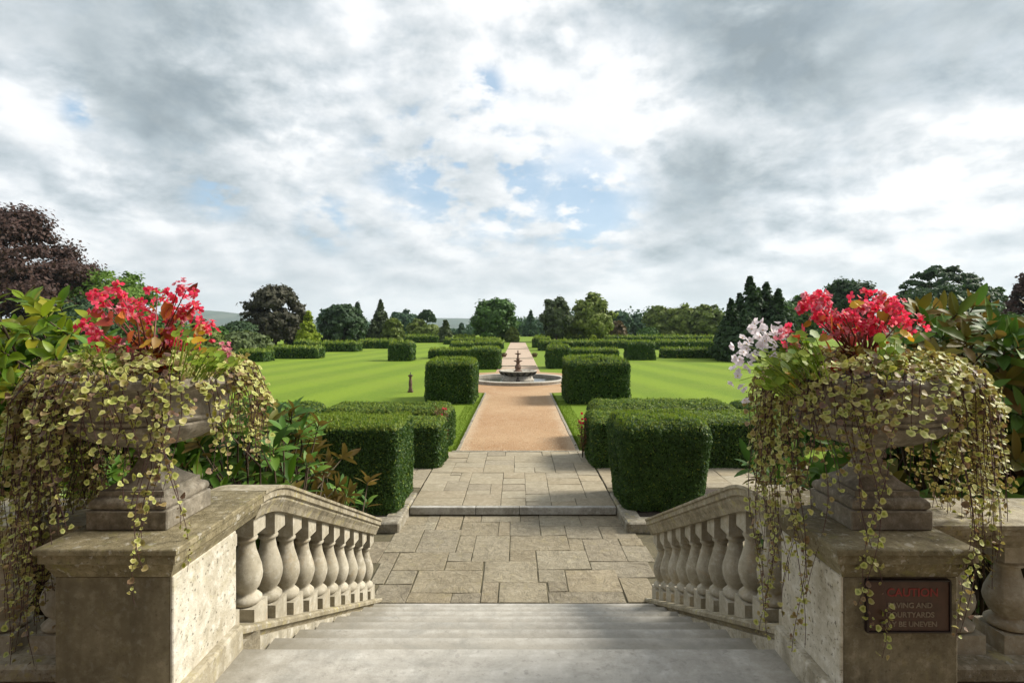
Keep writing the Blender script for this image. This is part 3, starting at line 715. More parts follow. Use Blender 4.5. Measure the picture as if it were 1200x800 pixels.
# ---- end pedestals that carry the urns
PED = {}
for side, xi, xo, ui in ((-1, -1.357, -1.93, -1.70), (1, 1.266, 1.835, 1.625)):
    root = empty('stone_pedestal', ((xi + xo) / 2, 2.5, 1.18), 'square stone pedestal with moulded cap and pale sunlit side, left of the steps' if side < 0 else 'square stone pedestal right of the steps, the brown sign on its front', 'pedestal', 'pedestals at the head of the steps')
    ox, oy = (xi + xo) / 2, 2.5
    inv = Matrix.Translation((-ox, -oy, -1.18))
    a, b_ = sorted((xi, xo))
    hw = (b_ - a) / 2; cxm = (a + b_) / 2
    def ring(z, inset): return [(a + inset, 2.235 + inset, z), (b_ - inset, 2.235 + inset, z), (b_ - inset, 3.03, z), (a + inset, 3.03, z)]
    lv = [(CAPZ, 0.004), (CAPZ - 0.005, 0.0), (CAPZ - 0.022, 0.0), (CAPZ - 0.028, 0.012), (CAPZ - 0.062, 0.012), (CAPZ - 0.070, 0.028), (CAPZ - 0.085, 0.03), (CAPZ - 0.115, 0.045), (CAPZ - 0.13, 0.05)]
    V = []; 
    for z, ins in lv: V += ring(z, ins)
    n = len(lv); Fa = [(k * 4 + i, (k + 1) * 4 + i, (k + 1) * 4 + (i + 1) % 4, k * 4 + (i + 1) % 4) for k in range(n - 1) for i in range(4)] + [(0, 1, 2, 3), tuple(reversed(range(4 * n - 4, 4 * n)))]
    me = bpy.data.meshes.new('cap'); me.from_pydata(V, [], Fa); me.materials.append(M['capstone']); me.update()
    bm = bmesh.new(); bm.from_mesh(me); bmesh.ops.recalc_face_normals(bm, faces=bm.faces); bm.to_mesh(me); bm.free()
    o = link('cap', me, root); o.matrix_parent_inverse = inv
    si = -side
    f0, f1 = sorted((xi + side * 0.060, xo - side * 0.045))
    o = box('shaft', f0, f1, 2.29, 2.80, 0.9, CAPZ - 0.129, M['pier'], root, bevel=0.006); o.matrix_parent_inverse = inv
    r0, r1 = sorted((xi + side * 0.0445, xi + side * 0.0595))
    o = box('side_face', r0, r1, 2.291, 2.802, 0.9, CAPZ - 0.130, M['sunlit_bloom'], root, bevel=0.004); o.matrix_parent_inverse = inv
    w0, w1 = sorted((xi + side * 0.003, xi + side * 0.30))
    o = box('plinth', w0, w1, 2.10, 2.795, 0.2, 1.30, M['shaft'], root, bevel=0.01); o.matrix_parent_inverse = inv
    PED[side] = (ui, 2.62)
# ---- level terrace balustrades running away to both sides
bme_flat = baluster_mesh(0.0, 0.52, 0.09)
for side, x0 in ((-1, -1.93), (1, 1.835)):
    root = empty('terrace_balustrade', (x0 + side * 1.5, 2.7, 1.18), ('level stone balustrade of the terrace, left behind the trailing leaves' if side < 0 else 'level stone balustrade of the terrace, right behind the trailing leaves'), 'balustrade', 'level balustrades along the terrace')
    inv = Matrix.Translation((-(x0 + side * 1.5), -2.7, -1.18))
    o = sweep('handrail', rail_profile(0.40, 0.12), [(x0 + side * 0.003, 2.70, CAPZ), (x0 + side * 3.2, 2.70, CAPZ)], M['oldstone'], root, 'x'); o.matrix_parent_inverse = inv
    a, b_ = sorted((x0 + side * 0.003, x0 + side * 3.2))
    o = box('base_rail', a, b_, 2.52, 2.88, 1.173, 1.255, M['oldstone'], root, bevel=0.015); o.matrix_parent_inverse = inv
    for k in range(9):
        o = link('baluster', bme_flat, root); o.matrix_parent_inverse = inv
        o.location = (x0 + side * (0.24 + 0.27 * k), 2.70, 1.254); o.scale = (1.15, 1.15, (CAPZ - 0.119 - 1.254) / 0.52)

# ------------------------------------------------------------------ sign on the right pedestal
root = empty('warning_sign', (1.59, 2.285, 1.66), 'dark brown board lettered CAUTION PAVING AND COURTYARDS MAY BE UNEVEN, on the right pedestal', 'sign')
sx0, sx1, sz0, sz1 = gx(1016, 2.28), gx(1111, 2.28), gz(738, 2.28), gz(680, 2.28)
o = box('board', sx0, sx1, 2.274, 2.288, sz0, sz1, M['sign'], root, bevel=0.002); o.matrix_parent_inverse = Matrix.Translation((-1.59, -2.285, -1.66))
bm = bmesh.new()
for a in ((sx0 - 0.004, sx1 + 0.004, sz1, sz1 + 0.006), (sx0 - 0.004, sx1 + 0.004, sz0 - 0.006, sz0), (sx0 - 0.006, sx0, sz0, sz1), (sx1, sx1 + 0.006, sz0, sz1)):
    box_bm(bm, a[0], a[1], 2.268, 2.288, a[2], a[3])
bmesh.ops.recalc_face_normals(bm, faces=bm.faces)
o = link('frame', bm_mesh('frame', bm, M['signframe']), root); o.matrix_parent_inverse = Matrix.Translation((-1.59, -2.285, -1.66))
for txt, pyc, size, mt, pxc in (('CAUTION', 694.5, 0.046, 'redletter', 1070), ('PAVING AND', 709.5, 0.030, 'greyletter', 1067), ('COURTYARDS', 720.5, 0.030, 'greyletter', 1067), ('MAY BE UNEVEN', 731.5, 0.030, 'greyletter', 1066)):
    cu = bpy.data.curves.new('lettering', 'FONT'); cu.body = txt; cu.size = size; cu.align_x = 'CENTER'; cu.align_y = 'CENTER'; cu.extrude = 0.0008; cu.offset = 0.0006
    to = bpy.data.objects.new('lettering', cu); C.objects.link(to)
    bpy.context.view_layer.update()
    me = bpy.data.meshes.new_from_object(to.evaluated_get(bpy.context.evaluated_depsgraph_get())); bpy.data.objects.remove(to)
    me.materials.clear(); me.materials.append(M[mt]); me.name = 'lettering'
    o = link('lettering', me, root); o.matrix_parent_inverse = Matrix.Translation((-1.59, -2.285, -1.66))
    o.location = (gx(pxc, 2.27), 2.2725, gz(pyc, 2.27)); o.rotation_euler = (R(90), 0, 0)

# ------------------------------------------------------------------ urns
RIMZ = CAPZ + 0.665
UPROF_FOOT = [(0.128, 0.161), (0.128, 0.166), (0.118, 0.176), (0.098, 0.192), (0.080, 0.214), (0.066, 0.240), (0.057, 0.268), (0.054, 0.285), (0.070, 0.291), (0.077, 0.300), (0.070, 0.310), (0.064, 0.317), (0.085, 0.325)]
UPROF_BOWL = [(0.080, 0.322), (0.13, 0.332), (0.20, 0.356), (0.26, 0.392), (0.298, 0.432), (0.310, 0.455), (0.300, 0.466), (0.312, 0.474), (0.315, 0.484), (0.306, 0.492), (0.312, 0.52), (0.325, 0.56), (0.350, 0.595), (0.375, 0.610),
              (0.402, 0.618), (0.412, 0.632), (0.410, 0.650), (0.398, 0.665), (0.375, 0.665), (0.362, 0.64), (0.350, 0.60), (0.05, 0.60)]
UPROF_BOWL = [(r_, z_ if z_ > 0.466 or r_ < 0.06 else 0.466 - (0.466 - z_) * 0.86) for r_, z_ in UPROF_BOWL]
UPROF_FOOT[-1] = (0.085, 0.345)
def umod(r, z, a):
    if 0.325 < z < 0.445: return r * (1 + 0.035 * abs(math.cos(12 * a)))
    if z < 0.29:     # square at the bottom, drawn in to a round neck
        k = max(0, (0.285 - z) / 0.125) ** 0.8
        return r / max(abs(math.cos(a)), abs(math.sin(a))) ** min(1, k)
    return r
for side in (-1, 1):
    ux, uy = PED[side]
    root = empty('garden_urn', (ux, uy, CAPZ), 'weathered stone urn on the left pedestal, its rim partly bare at the front' if side < 0 else 'weathered stone urn on the right pedestal, nearly hidden by trailing leaves', 'urn', 'planted urns at the head of the steps')
    box('plinth', -0.177, 0.177, -0.177, 0.177, 0.0, 0.084, M['urn'], root, bevel=0.005)
    sqm = lambda r, z, a: r / max(abs(math.cos(a)), abs(math.sin(a)))
    lathe('moulding', [(0.160, 0.0845), (0.168, 0.092), (0.171, 0.104), (0.168, 0.118), (0.158, 0.130), (0.146, 0.134), (0.146, 0.137), (0.142, 0.138), (0.142, 0.160)], M['urn'], root, 64, sqm)
    lathe('foot', UPROF_FOOT, M['urn'], root, 48, umod)
    lathe('bowl', UPROF_BOWL, M['urn'], root, 96, umod)
    lathe('compost', [(0.352, 0.62), (0.30, 0.645), (0.15, 0.665), (0.01, 0.67)], M['soil'], root, 24)

# ------------------------------------------------------------------ foliage blocks: clipped hedges
def sample_rbox(n, hx, hy, z0, z1, r, zmid=None):
    hz = (z1 - z0) / 2; zc = (z0 + z1) / 2
    A = np.array([4 * hx * hy, 4 * hx * hz, 4 * hx * hz, 4 * hy * hz, 4 * hy * hz]); A = A / A.sum()
    f = rng.choice(5, n, p=A); u = rng.uniform(-1, 1, n); v = rng.uniform(-1, 1, n)
    P = np.zeros((n, 3))
    P[:, 0] = np.where(f == 3, 1, np.where(f == 4, -1, u)) * hx
    P[:, 1] = np.where(f == 1, -1, np.where(f == 2, 1, np.where(f == 0, v, np.where(f > 2, u, v)))) * hy
    P[:, 2] = np.where(f == 0, 1, v) * hz
    return round_pts(P, hx, hy, hz, r, zc)
def round_pts(P, hx, hy, hz, r, zc):
    lim = np.array([hx - r, hy - r, hz - r])
    Q = np.clip(P, [-lim[0], -lim[1], -hz], [lim[0], lim[1], lim[2]])
    d = P - Q; L = np.linalg.norm(d, axis=1, keepdims=True)
    N = np.where(L > 1e-6, d / np.maximum(L, 1e-6), 0)
    P2 = Q + N * r
    P2[:, 2] += zc
    return P2, N
def hedge_mesh(hx, hy, z0, z1, r, leaf, n, grow=0.35, wob=0.03, taper=0.0, seed=0, dome=0.0, fac=1.0, sprig=0.02, cols=('yew', 'yewnewlit')):
    ph = seed * 1.7
    def deform(P, N):
        P = P + N * (lump(P, 2.2 * fac, ph)[:, None] * wob + lump(P, 6.5 * fac, ph + 2)[:, None] * wob * 0.5)
        tt = np.clip((P[:, 2] - z0) / (z1 - z0), 0, 1)
        k = 1 - taper * (1 - tt) ** 2
        P[:, 0] *= k; P[:, 1] *= k
        if dome: P[:, 2] += dome * np.clip(1 - (P[:, 0] / hx) ** 2, 0, 1) * np.clip(1 - (P[:, 1] / hy) ** 2, 0, 1) * tt
        return P
    P, N = sample_rbox(n, hx, hy, z0, z1, r)
    P = deform(P, N)
    P = P + N * (rng.uniform(-1.6, 0.6, n) ** 1)[:, None] * leaf * 0.9
    nn = unit(N + rng.normal(size=P.shape) * np.where(N[:, 2:3] > 0.5, 0.28, 0.5))
    tt = unit(rng.normal(size=P.shape) + N * 0.5 + np.array([0, 0, 0.6]))
    t, b_, nn = frames(nn, tt)
    s = leaf * rng.uniform(0.6, 1.35, n)
    V1, F1 = scatter(LEAF4[0] * [1, 0.8, 1], LEAF4[1], P, t, b_, nn, s)
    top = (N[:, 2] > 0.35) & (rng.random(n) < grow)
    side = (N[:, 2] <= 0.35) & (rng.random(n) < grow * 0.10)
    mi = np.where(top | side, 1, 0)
    # sprigs standing up from the top
    ns = int(n * sprig * (grow > 0.2))
    if ns:
        Ps, Ns = sample_rbox(ns * 4, hx, hy, z0, z1, r); Ps = deform(Ps, Ns); kk = Ns[:, 2] > 0.5; Ps = Ps[kk]; n2 = len(Ps)
        if n2:
            Ps[:, 2] += leaf * 0.8
            up = np.tile([0, 0, 1.0], (n2, 1)) + rng.normal(size=(n2, 3)) * 0.35
            nrm = rng.normal(size=(n2, 3)); tu = unit(up); bb = unit(np.cross(nrm, tu)); nx_ = np.cross(tu, bb)
            V2, F2 = scatter(LEAF4[0] * [1.5, 0.5, 0.4], LEAF4[1], Ps, tu, bb, nx_, leaf * rng.uniform(0.7, 1.5, n2))
            F1 = np.concatenate([F1, F2 + len(V1)]); V1 = np.concatenate([V1, V2]); mi = np.concatenate([mi, np.ones(n2, int)])
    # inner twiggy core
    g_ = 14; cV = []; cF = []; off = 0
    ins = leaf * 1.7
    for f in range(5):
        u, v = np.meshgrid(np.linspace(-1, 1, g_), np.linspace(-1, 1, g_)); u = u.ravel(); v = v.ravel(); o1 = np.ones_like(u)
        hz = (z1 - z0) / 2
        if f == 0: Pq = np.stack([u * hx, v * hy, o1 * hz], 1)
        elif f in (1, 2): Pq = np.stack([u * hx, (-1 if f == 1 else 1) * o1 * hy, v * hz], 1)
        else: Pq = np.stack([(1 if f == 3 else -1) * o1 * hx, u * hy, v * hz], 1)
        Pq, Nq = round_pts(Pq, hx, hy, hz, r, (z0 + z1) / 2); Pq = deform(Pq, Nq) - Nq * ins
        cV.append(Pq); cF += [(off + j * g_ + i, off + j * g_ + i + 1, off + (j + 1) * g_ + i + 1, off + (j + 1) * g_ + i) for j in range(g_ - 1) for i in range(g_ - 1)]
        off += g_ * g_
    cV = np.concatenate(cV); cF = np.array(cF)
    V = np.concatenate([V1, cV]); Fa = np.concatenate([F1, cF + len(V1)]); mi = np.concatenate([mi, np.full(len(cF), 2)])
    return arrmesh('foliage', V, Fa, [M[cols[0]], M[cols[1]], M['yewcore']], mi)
hseed = [0]
def hedge(label, x0, x1, y0, y1, ztop, group, leaf=0.03, n=12000, r=0.12, zb=LZ, name='clipped_hedge', cat='hedge', **kw):
    hseed[0] += 1
    me = hedge_mesh((x1 - x0) / 2, (y1 - y0) / 2, 0.0, ztop - zb, r, leaf, n, seed=hseed[0], **kw)
    me.name = name
    o = link(name, me); o.location = ((x0 + x1) / 2, (y0 + y1) / 2, zb)
    return tag(o, label, cat, group)
GN = 'clipped yew blocks nearest the steps'; GL = 'low clipped hedges beside the paved terrace'; GC = 'tall clipped yew blocks on the lawn'; GF = 'low clipped hedges far across the lawn'
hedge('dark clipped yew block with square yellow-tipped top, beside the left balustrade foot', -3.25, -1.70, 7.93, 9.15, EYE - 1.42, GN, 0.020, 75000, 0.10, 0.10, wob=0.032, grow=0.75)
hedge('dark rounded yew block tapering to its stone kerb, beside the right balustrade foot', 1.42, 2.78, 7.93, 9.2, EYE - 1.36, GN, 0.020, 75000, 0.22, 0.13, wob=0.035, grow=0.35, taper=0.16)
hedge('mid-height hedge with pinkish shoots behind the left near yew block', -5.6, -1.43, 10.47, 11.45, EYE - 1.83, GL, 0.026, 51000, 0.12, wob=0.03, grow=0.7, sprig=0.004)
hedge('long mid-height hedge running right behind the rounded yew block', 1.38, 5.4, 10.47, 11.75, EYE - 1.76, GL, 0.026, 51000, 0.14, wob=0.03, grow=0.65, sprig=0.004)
hedge('longer of the two thin low hedges at the left lawn edge', -4.35, -1.50, 12.35, 13.6, EYE - 1.83, GL, 0.026, 33000, 0.22, wob=0.03, grow=0.65, sprig=0.004)
hedge('short low hedge left of the gap at the left lawn edge, behind bronze leaves', -6.7, -4.55, 12.45, 13.6, EYE - 1.83, GL, 0.026, 21000, 0.22, wob=0.03, grow=0.35, sprig=0.004)
hedge('low rounded hedge at the right lawn edge, behind the mid-height hedge', 1.66, 4.85, 12.2, 13.75, EYE - 1.76, GL, 0.026, 36000, 0.25, wob=0.035, grow=0.6, sprig=0.004)
hedge('short low hedge right of the gap at the right lawn edge, beside the white flowers', 5.02, 8.6, 12.3, 13.7, EYE - 1.78, GL, 0.026, 27000, 0.25, wob=0.035, grow=0.3, sprig=0.004)
hedge('tall square yew block on the left before the fountain', -3.15, -1.50, 19.08, 21.3, EYE - 1.27, GC, 0.042, 26000, 0.16, wob=0.04, grow=0.5, dome=0.08)
hedge('tall square yew block on the right before the fountain', 1.68, 3.82, 19.08, 21.6, EYE - 1.22, GC, 0.042, 28000, 0.20, wob=0.05, grow=0.35, dome=0.10)
hedge('yew block with a low clipped dome beyond the fountain, left of the walk', -2.9, -1.1, 34.15, 36.4, EYE - 1.45, GC, 0.07, 9000, 0.2, wob=0.05, grow=0.25, dome=0.06)
hedge('yew block with a low clipped dome beyond the fountain, right of the walk', 1.81, 3.28, 34.6, 36.6, EYE - 1.36, GC, 0.07, 9000, 0.25, wob=0.05, grow=0.25, dome=0.10)
for a in (('small dome crowning the yew block left of the walk beyond the fountain', -2.0, 35.2, EYE - 1.45), ('small dome crowning the yew block right of the walk beyond the fountain', 2.5, 35.6, EYE - 1.36)): pass
hedge('lone yew cube in the middle of the left lawn', -9.7, -7.95, 42.0, 43.8, EYE - 1.33, GC, 0.09, 6500, 0.22, wob=0.06, grow=0.3, dome=0.05)
hedge('lone yew cube in the middle of the right lawn', 8.45, 10.55, 43.1, 45.0, EYE - 1.33, GC, 0.09, 7500, 0.22, wob=0.05, grow=0.25, dome=0.05)
far = [  # label, x0,x1 (px on the front face), base y, top y, extra depth
 ('low hedge reaching left from behind the fountain-side left yew block', 502, 552, 420.3, 409.5, 1.6),
 ('short far low hedge left of the walk, clear of the others', 527.5, 554, 409.8, 402, 1.8),
 ('far low hedge whose end meets the walk on the left', 556, 589, 409.0, 401, 2.2),
 ('farthest left pair of low hedges by the walk', 520, 586, 403.5, 397.5, 2.5),
 ('low hedge reaching right from behind the domed yew block beyond the fountain', 667, 726, 418.5, 409.6, 1.6),
 ('long far low hedge whose end meets the walk on the right', 632, 697, 411.0, 400, 2.2),
 ('far dark hedge end beside the walk on the right, behind the long hedge', 625, 645, 407.5, 396.5, 2.0),
 ('far hedge between the long right hedge and the right lawn cube', 700, 736, 408.2, 400, 2.0),
 ('far back hedge seen right of the right lawn cube', 769.5, 808, 409.8, 400, 1.8),
 ('far back hedge touching the dark conifers', 810, 845, 409.0, 400, 1.8),
 ('long low hedge in front of the dark conifers, right lawn', 778, 846, 419.7, 409, 1.6),
 ('nearest low hedge at the left edge of the left lawn', 276, 309.5, 424.0, 411.2, 1.8),
 ('long low hedge at the left side of the left lawn, just beyond the nearest', 311, 372.5, 420.3, 407, 1.8),
 ('low hedge in front of the yellow conifer, left end', 343, 360, 411, 400, 2.0),
 ('low hedge in the left background, right of the yellow conifer', 362, 417, 412.2, 401.5, 2.4),
 ('far back hedge left of the lone lawn cube', 419, 461, 408.4, 399.3, 2.2),
 ('farthest back hedge left of the dark cone tree', 458, 513, 401.6, 394.2, 2.5),
 ('farthest back hedge right of the dark cone tree', 532, 556, 400.6, 394.6, 2.5),
 ('farthest back hedge right of the walk', 628, 725, 400.4, 394.5, 2.5),
 ('farthest back hedge behind the right lawn cube', 728, 842, 400.2, 394.5, 2.5)]
for lab, xa, xb, yb_, yt_, dp in far:
    Y = (EYE - LZ) * F / (yb_ - HY)
    hedge(lab, gx(xa, Y), gx(xb, Y), Y, Y + dp, gz(yt_, Y), GF, 0.0022 * Y, 4500, min(0.2, 0.004 * Y), wob=0.05, grow=0.65, fac=0.6)

# ------------------------------------------------------------------ trees
def crown_lobes(kind, w_, h_, seed):
    r = np.random.default_rng(seed)
    L = []   # centre, radius
    if kind == 'round':
        n = 150
        for i in range(n):
            u = unit(r.normal(size=(1, 3)))[0]
            k = r.uniform(0.45, 0.93)
            zz_ = u[2] * k * h_ / 2 * (1.0 if u[2] > 0 else 0.95) + h_ / 2
            L.append((u[0] * k * w_ / 2, u[1] * k * w_ / 2, zz_, w_ * r.uniform(0.05, 0.125)))
    elif kind == 'beech':     # broad, heavy to the ground
        for i in range(190):
            zf = r.uniform(0, 1) ** 0.9; rad = w_ / 2 * math.sqrt(max(0.02, 1 - (max(zf - 0.18, 0) / 0.85) ** 2)); a = r.uniform(0, 2 * PI); k = r.uniform(0.5, 0.97)
            L.append((rad * k * math.cos(a), rad * k * math.sin(a), zf * h_ * 0.95 + 0.02 * h_, w_ * r.uniform(0.04, 0.10)))
    elif kind == 'cone':
        for i in range(90):
            zf = r.uniform(0, 1) ** 1.25; rad = w_ / 2 * (1 - zf) ** 0.75 * (0.93 + 0.14 * math.sin(zf * 23)); a = r.uniform(0, 2 * PI)
            L.append((rad * 0.82 * math.cos(a), rad * 0.82 * math.sin(a), zf * h_ * 0.97, max(w_ * 0.05, rad * r.uniform(0.2, 0.34))))
        L.append((0, 0, h_ * 0.98, w_ * 0.03))
    elif kind == 'spire':     # layered conifer with ragged branch tips
        for i in range(320):
            zf = r.uniform(0, 1) ** 0.95; rad = w_ / 2 * ((1 - zf) ** 0.85) * r.uniform(0.4, 1.15); a = r.uniform(0, 2 * PI)
            L.append((rad * 0.85 * math.cos(a), rad * 0.85 * math.sin(a), zf * h_ * 0.96 - 0.04 * rad, max(w_ * 0.022, w_ * 0.11 * (1 - zf))))
        L.append((0, 0, h_ * 0.98, w_ * 0.03))
    elif kind == 'open':      # flat pads on bare limbs
        for i in range(80):
            a = r.uniform(0, 2 * PI); k = math.sqrt(r.uniform(0.03, 1)); zf = 0.92 - 0.55 * k ** 2 + r.uniform(-0.1, 0.06)
            L.append((k * w_ / 2 * 0.92 * math.cos(a), k * w_ / 2 * 0.92 * math.sin(a), zf * h_, w_ * r.uniform(0.03, 0.07)))
    return np.array(L)
def tree_meshes(kind, w_, h_, zc0, leaf, n, mat, seed, trunk_r):
    L = crown_lobes(kind, w_, h_, seed); L[:, 2] += zc0
    r = np.random.default_rng(seed + 5)
    wt = L[:, 3] ** 2; wt = wt / wt.sum()
    li = r.choice(len(L), n, p=wt); u = unit(r.normal(size=(n, 3)))
    k = r.uniform(0.25, 1.0, n) ** 0.5 * (1 + 0.27 * r.normal(size=n))
    sc = np.array([1.15, 1.15, 0.72 if kind != 'open' else 0.42])
    P = L[li, :3] + u * (L[li, 3] * k)[:, None] * sc
    ctr = np.array([0, 0, zc0 + h_ * 0.45])
    nrm = unit(P - ctr) * 0.6 + u * 0.5 + r.normal(size=(n, 3)) * 0.5 + np.array([0, 0, 0.25])
    t, b_, nn = frames(nrm, r.normal(size=(n, 3)))
    V, Fa = scatter(LEAF4[0] * [1, 1.25, 1], LEAF4[1], P, t, b_, nn, leaf * r.uniform(0.55, 1.3, n))
    crown = arrmesh('crown', V, Fa, mat)
    acc = Acc(); top = zc0 + h_ * (0.85 if kind in ('cone', 'spire') else 0.55)
    jj = trunk_r * 0.6
    acc.add(*tube_arr([(0, 0, -0.1), (jj * .3, 0, top * 0.3), (-jj * .4, jj * .3, top * 0.65), (0, 0, top)], [trunk_r * 1.25, trunk_r * 0.9, trunk_r * 0.6, trunk_r * 0.15], 7))
    limbs = Acc()
    idx = r.choice(len(L), min(len(L), 26 if kind == 'open' else 14), replace=False)
    for i in idx:
        e = L[i, :3]; z0_ = min(top * 0.95, max(zc0 * 0.8, e[2] - 0.35 * np.hypot(e[0], e[1]) - h_ * 0.12)); z0_ = max(z0_, 0.25)
        s = np.array([0, 0, z0_]); m_ = s * 0.45 + e * 0.55 + np.array([0, 0, 0.06 * h_]) * (1 if kind == 'open' else .3)
        limbs.add(*tube_arr([s, m_, e], [trunk_r * 0.38, trunk_r * 0.22, trunk_r * 0.07], 5))
    return crown, acc.mesh('trunk', M['bark'], True), limbs.mesh('limbs', M['bark'], True)
tseed = [100]
def tree(label, cx_, wpx, ytop, Y, kind, pal, name='tree', zc=None, n=9000, leafpx=1.9, cat='tree', group='trees beyond the lawn', trunk=0.03, base=LZ):
    tseed[0] += 1
    X = gx(cx_, Y); W_ = wpx * Y / F; top = gz(ytop, Y); H = top - base
    zc0 = H * (zc if zc is not None else {'round': 0.10, 'beech': 0.0, 'cone': 0.0, 'spire': 0.0, 'open': 0.35}[kind])
    cm, tm, lm = tree_meshes(kind, W_, H - zc0, zc0, leafpx * Y / F * 1.25, n, M['f_' + pal], tseed[0], max(0.05, trunk * W_))
    root = empty(name, (X, Y, base), label, cat, group)
    link('crown', cm, root); link('trunk', tm, root); link('limbs', lm, root)['kind'] = 'stuff'
    return root
T = tree
T('huge dark purple copper beech at the far left', -5, 215, 243, 62, 'beech', 'copper', 'copper_beech', n=60000)
T('bright green oak beside the purple beech, behind the left red flowers', 133, 104, 313, 66, 'round', 'bright', 'oak_tree', n=14000, zc=0.02)
T('dark green tree under the bright green oak at far left', 95, 70, 345, 60, 'round', 'dark', 'dark_tree', n=7000, zc=0.0)
T('dark brown-green dome beech standing alone in the left background', 322, 74, 336, 76, 'beech', 'bronze', 'copper_beech', n=16000)
T('yellow-green conical conifer against the dome beech', 361, 30, 364, 72, 'cone', 'yellow', 'golden_conifer', n=6000)
T('broad dark yew right of the yellow conifer', 401, 52, 358, 84, 'beech', 'dark', 'yew_tree', n=11000)
T('dark pine peering behind the broad dark yew', 419, 36, 353, 92, 'spire', 'dark', 'pine_tree', n=7000)
T('tall pointed cypress in the left tree line', 446, 38, 351, 88, 'spire', 'greygreen', 'cypress_tree', n=9000)
T('thin pale tree peeping behind the broad yew, left', 384, 26, 359, 110, 'round', 'blue', 'distant_tree', n=3000)
T('olive shrubby tree at the right foot of the pointed cypress', 460, 26, 374, 86, 'beech', 'olive', 'small_tree', n=4000)
T('rounded blue-green tree in the left distance', 475, 34, 363, 125, 'round', 'blue', 'distant_tree', n=6000, zc=0.0)
T('olive tree left of the flat-topped pine', 489, 24, 373, 110, 'round', 'olive', 'small_tree', n=4000, zc=0.0)
T('small flat-topped pine left of the dark cone tree', 500, 22, 363, 112, 'open', 'dark', 'pine_tree', n=3500, zc=0.45)
T('low olive bush at the foot of the flat-topped pine', 505, 30, 382, 104, 'beech', 'olive', 'bush', n=3500, cat='bush')
T('small dark cone tree in front of the left distance', 522, 21, 375, 88, 'cone', 'greygreen', 'cone_tree', n=5000)
T('tiny blue-green pine seen against the far hills', 541, 13, 379, 120, 'cone', 'blue', 'distant_tree', n=2000)
T('large round oak left of the end of the walk', 579, 56, 348, 92, 'round', 'oak', 'oak_tree', n=15000, zc=0.0)
T('small tree at the right skirt of the large round oak', 600, 16, 384, 90, 'beech', 'olive', 'bush', n=2500, cat='bush')
T('distant blue-green pine just right of the walk end', 622, 20, 363, 135, 'spire', 'blue', 'distant_tree', n=4500)
T('dark upright oak right of the walk', 652, 38, 347, 90, 'round', 'greygreen', 'oak_tree', n=11000, zc=0.02)
T('tall pale yellow-green tree with an open crown', 695, 50, 343, 92, 'round', 'pale', 'lime_tree', n=12000, zc=0.02)
T('yellow-green bush between the dark oak and the pale tall tree', 668, 20, 370, 94, 'beech', 'pale', 'bush', n=3500, cat='bush')
T('first distant blue-green tree right of the pale tall tree', 727, 26, 363, 135, 'round', 'blue', 'distant_tree', n=4500, zc=0.0)
T('second distant blue-green tree right of the pale tall tree', 746, 24, 366, 138, 'round', 'blue', 'distant_tree', n=4500, zc=0.0)
T('reddish brown bush in front of the blue-green trees', 723, 22, 377, 100, 'beech', 'brown', 'bush', n=3500, cat='bush')
T('olive tree beginning the right tree line', 776, 40, 358, 118, 'round', 'olive', 'olive_green_tree', n=8000, zc=0.0)
T('middle yellow-green tree of the right tree line', 801, 34, 357, 116, 'round', 'pale', 'olive_green_tree', n=7000, zc=0.0)
T('yellow-green tree of the right tree line next to the dark conifers', 828, 42, 355, 114, 'round', 'olive', 'olive_green_tree', n=9000, zc=0.0)
T('pale round bush at the foot of the right tree line', 787, 20, 389, 96, 'cone', 'olive', 'bush', n=2500, cat='bush')
T('low grey-green bushes left of the pale bush, right tree line', 760, 26, 385, 105, 'beech', 'oak', 'bush', n=2500, cat='bush')
T('tiny bright ball topiary behind the long right hedge', 695, 7.5, 391.5, 62, 'round', 'yellow', 'ball_topiary', n=1200, cat='topiary', group=None, zc=0.45, leafpx=0.9)
GC2 = 'dark conifers right of the lawn'
T('short dark conifer at the left end of the conifer clump', 857, 52, 349, 43, 'spire', 'dark', 'conifer', n=14000, group=GC2, leafpx=2.2)
T('tallest dark conifer of the clump', 879, 80, 323, 45, 'spire', 'dark', 'conifer', n=24000, group=GC2, leafpx=2.2)
T('second tallest dark conifer, right of the tallest', 898, 74, 330, 45.5, 'spire', 'dark', 'conifer', n=22000, group=GC2, leafpx=2.2)
T('dark conifer at the right end of the clump', 912, 68, 338, 44, 'spire', 'dark', 'conifer', n=20000, group=GC2, leafpx=2.2)
T('dark conifer filling the foot of the clump, nearest the white flowers', 872, 62, 362, 42, 'spire', 'dark', 'conifer', n=9000, group=GC2, leafpx=2.2)
T('dark conifer hidden in the middle of the clump, behind the tallest', 889, 72, 337, 47, 'spire', 'dark', 'conifer', n=18000, group=GC2, leafpx=2.2)
T('dark conifer between the short one and the tallest of the clump', 867, 54, 343, 46, 'spire', 'dark', 'conifer', n=14000, group=GC2, leafpx=2.2)
T('green tree between the conifers and the red flowers', 938, 60, 344, 90, 'round', 'oak', 'oak_tree', n=8000, zc=0.0)
T('dark wide-crowned tree rising behind the right red flowers', 998, 60, 325, 70, 'round', 'dark', 'oak_tree', n=12000, zc=0.25)
T('tall cedar with an open layered crown and see-through top', 1103, 98, 309, 66, 'open', 'dark', 'cedar_tree', n=6500, zc=0.35, trunk=0.02)
T('dark green yew mass under the open cedar', 1118, 112, 333, 60, 'round', 'dark', 'yew_tree', n=18000, zc=0.0)
T('thin open tree right of the cedar', 1165, 34, 333, 62, 'open', 'oak', 'thin_tree', n=3500, zc=0.3)
T('dark purple-brown tree at the right picture edge', 1214, 64, 317, 50, 'beech', 'copper', 'copper_beech', n=12000)
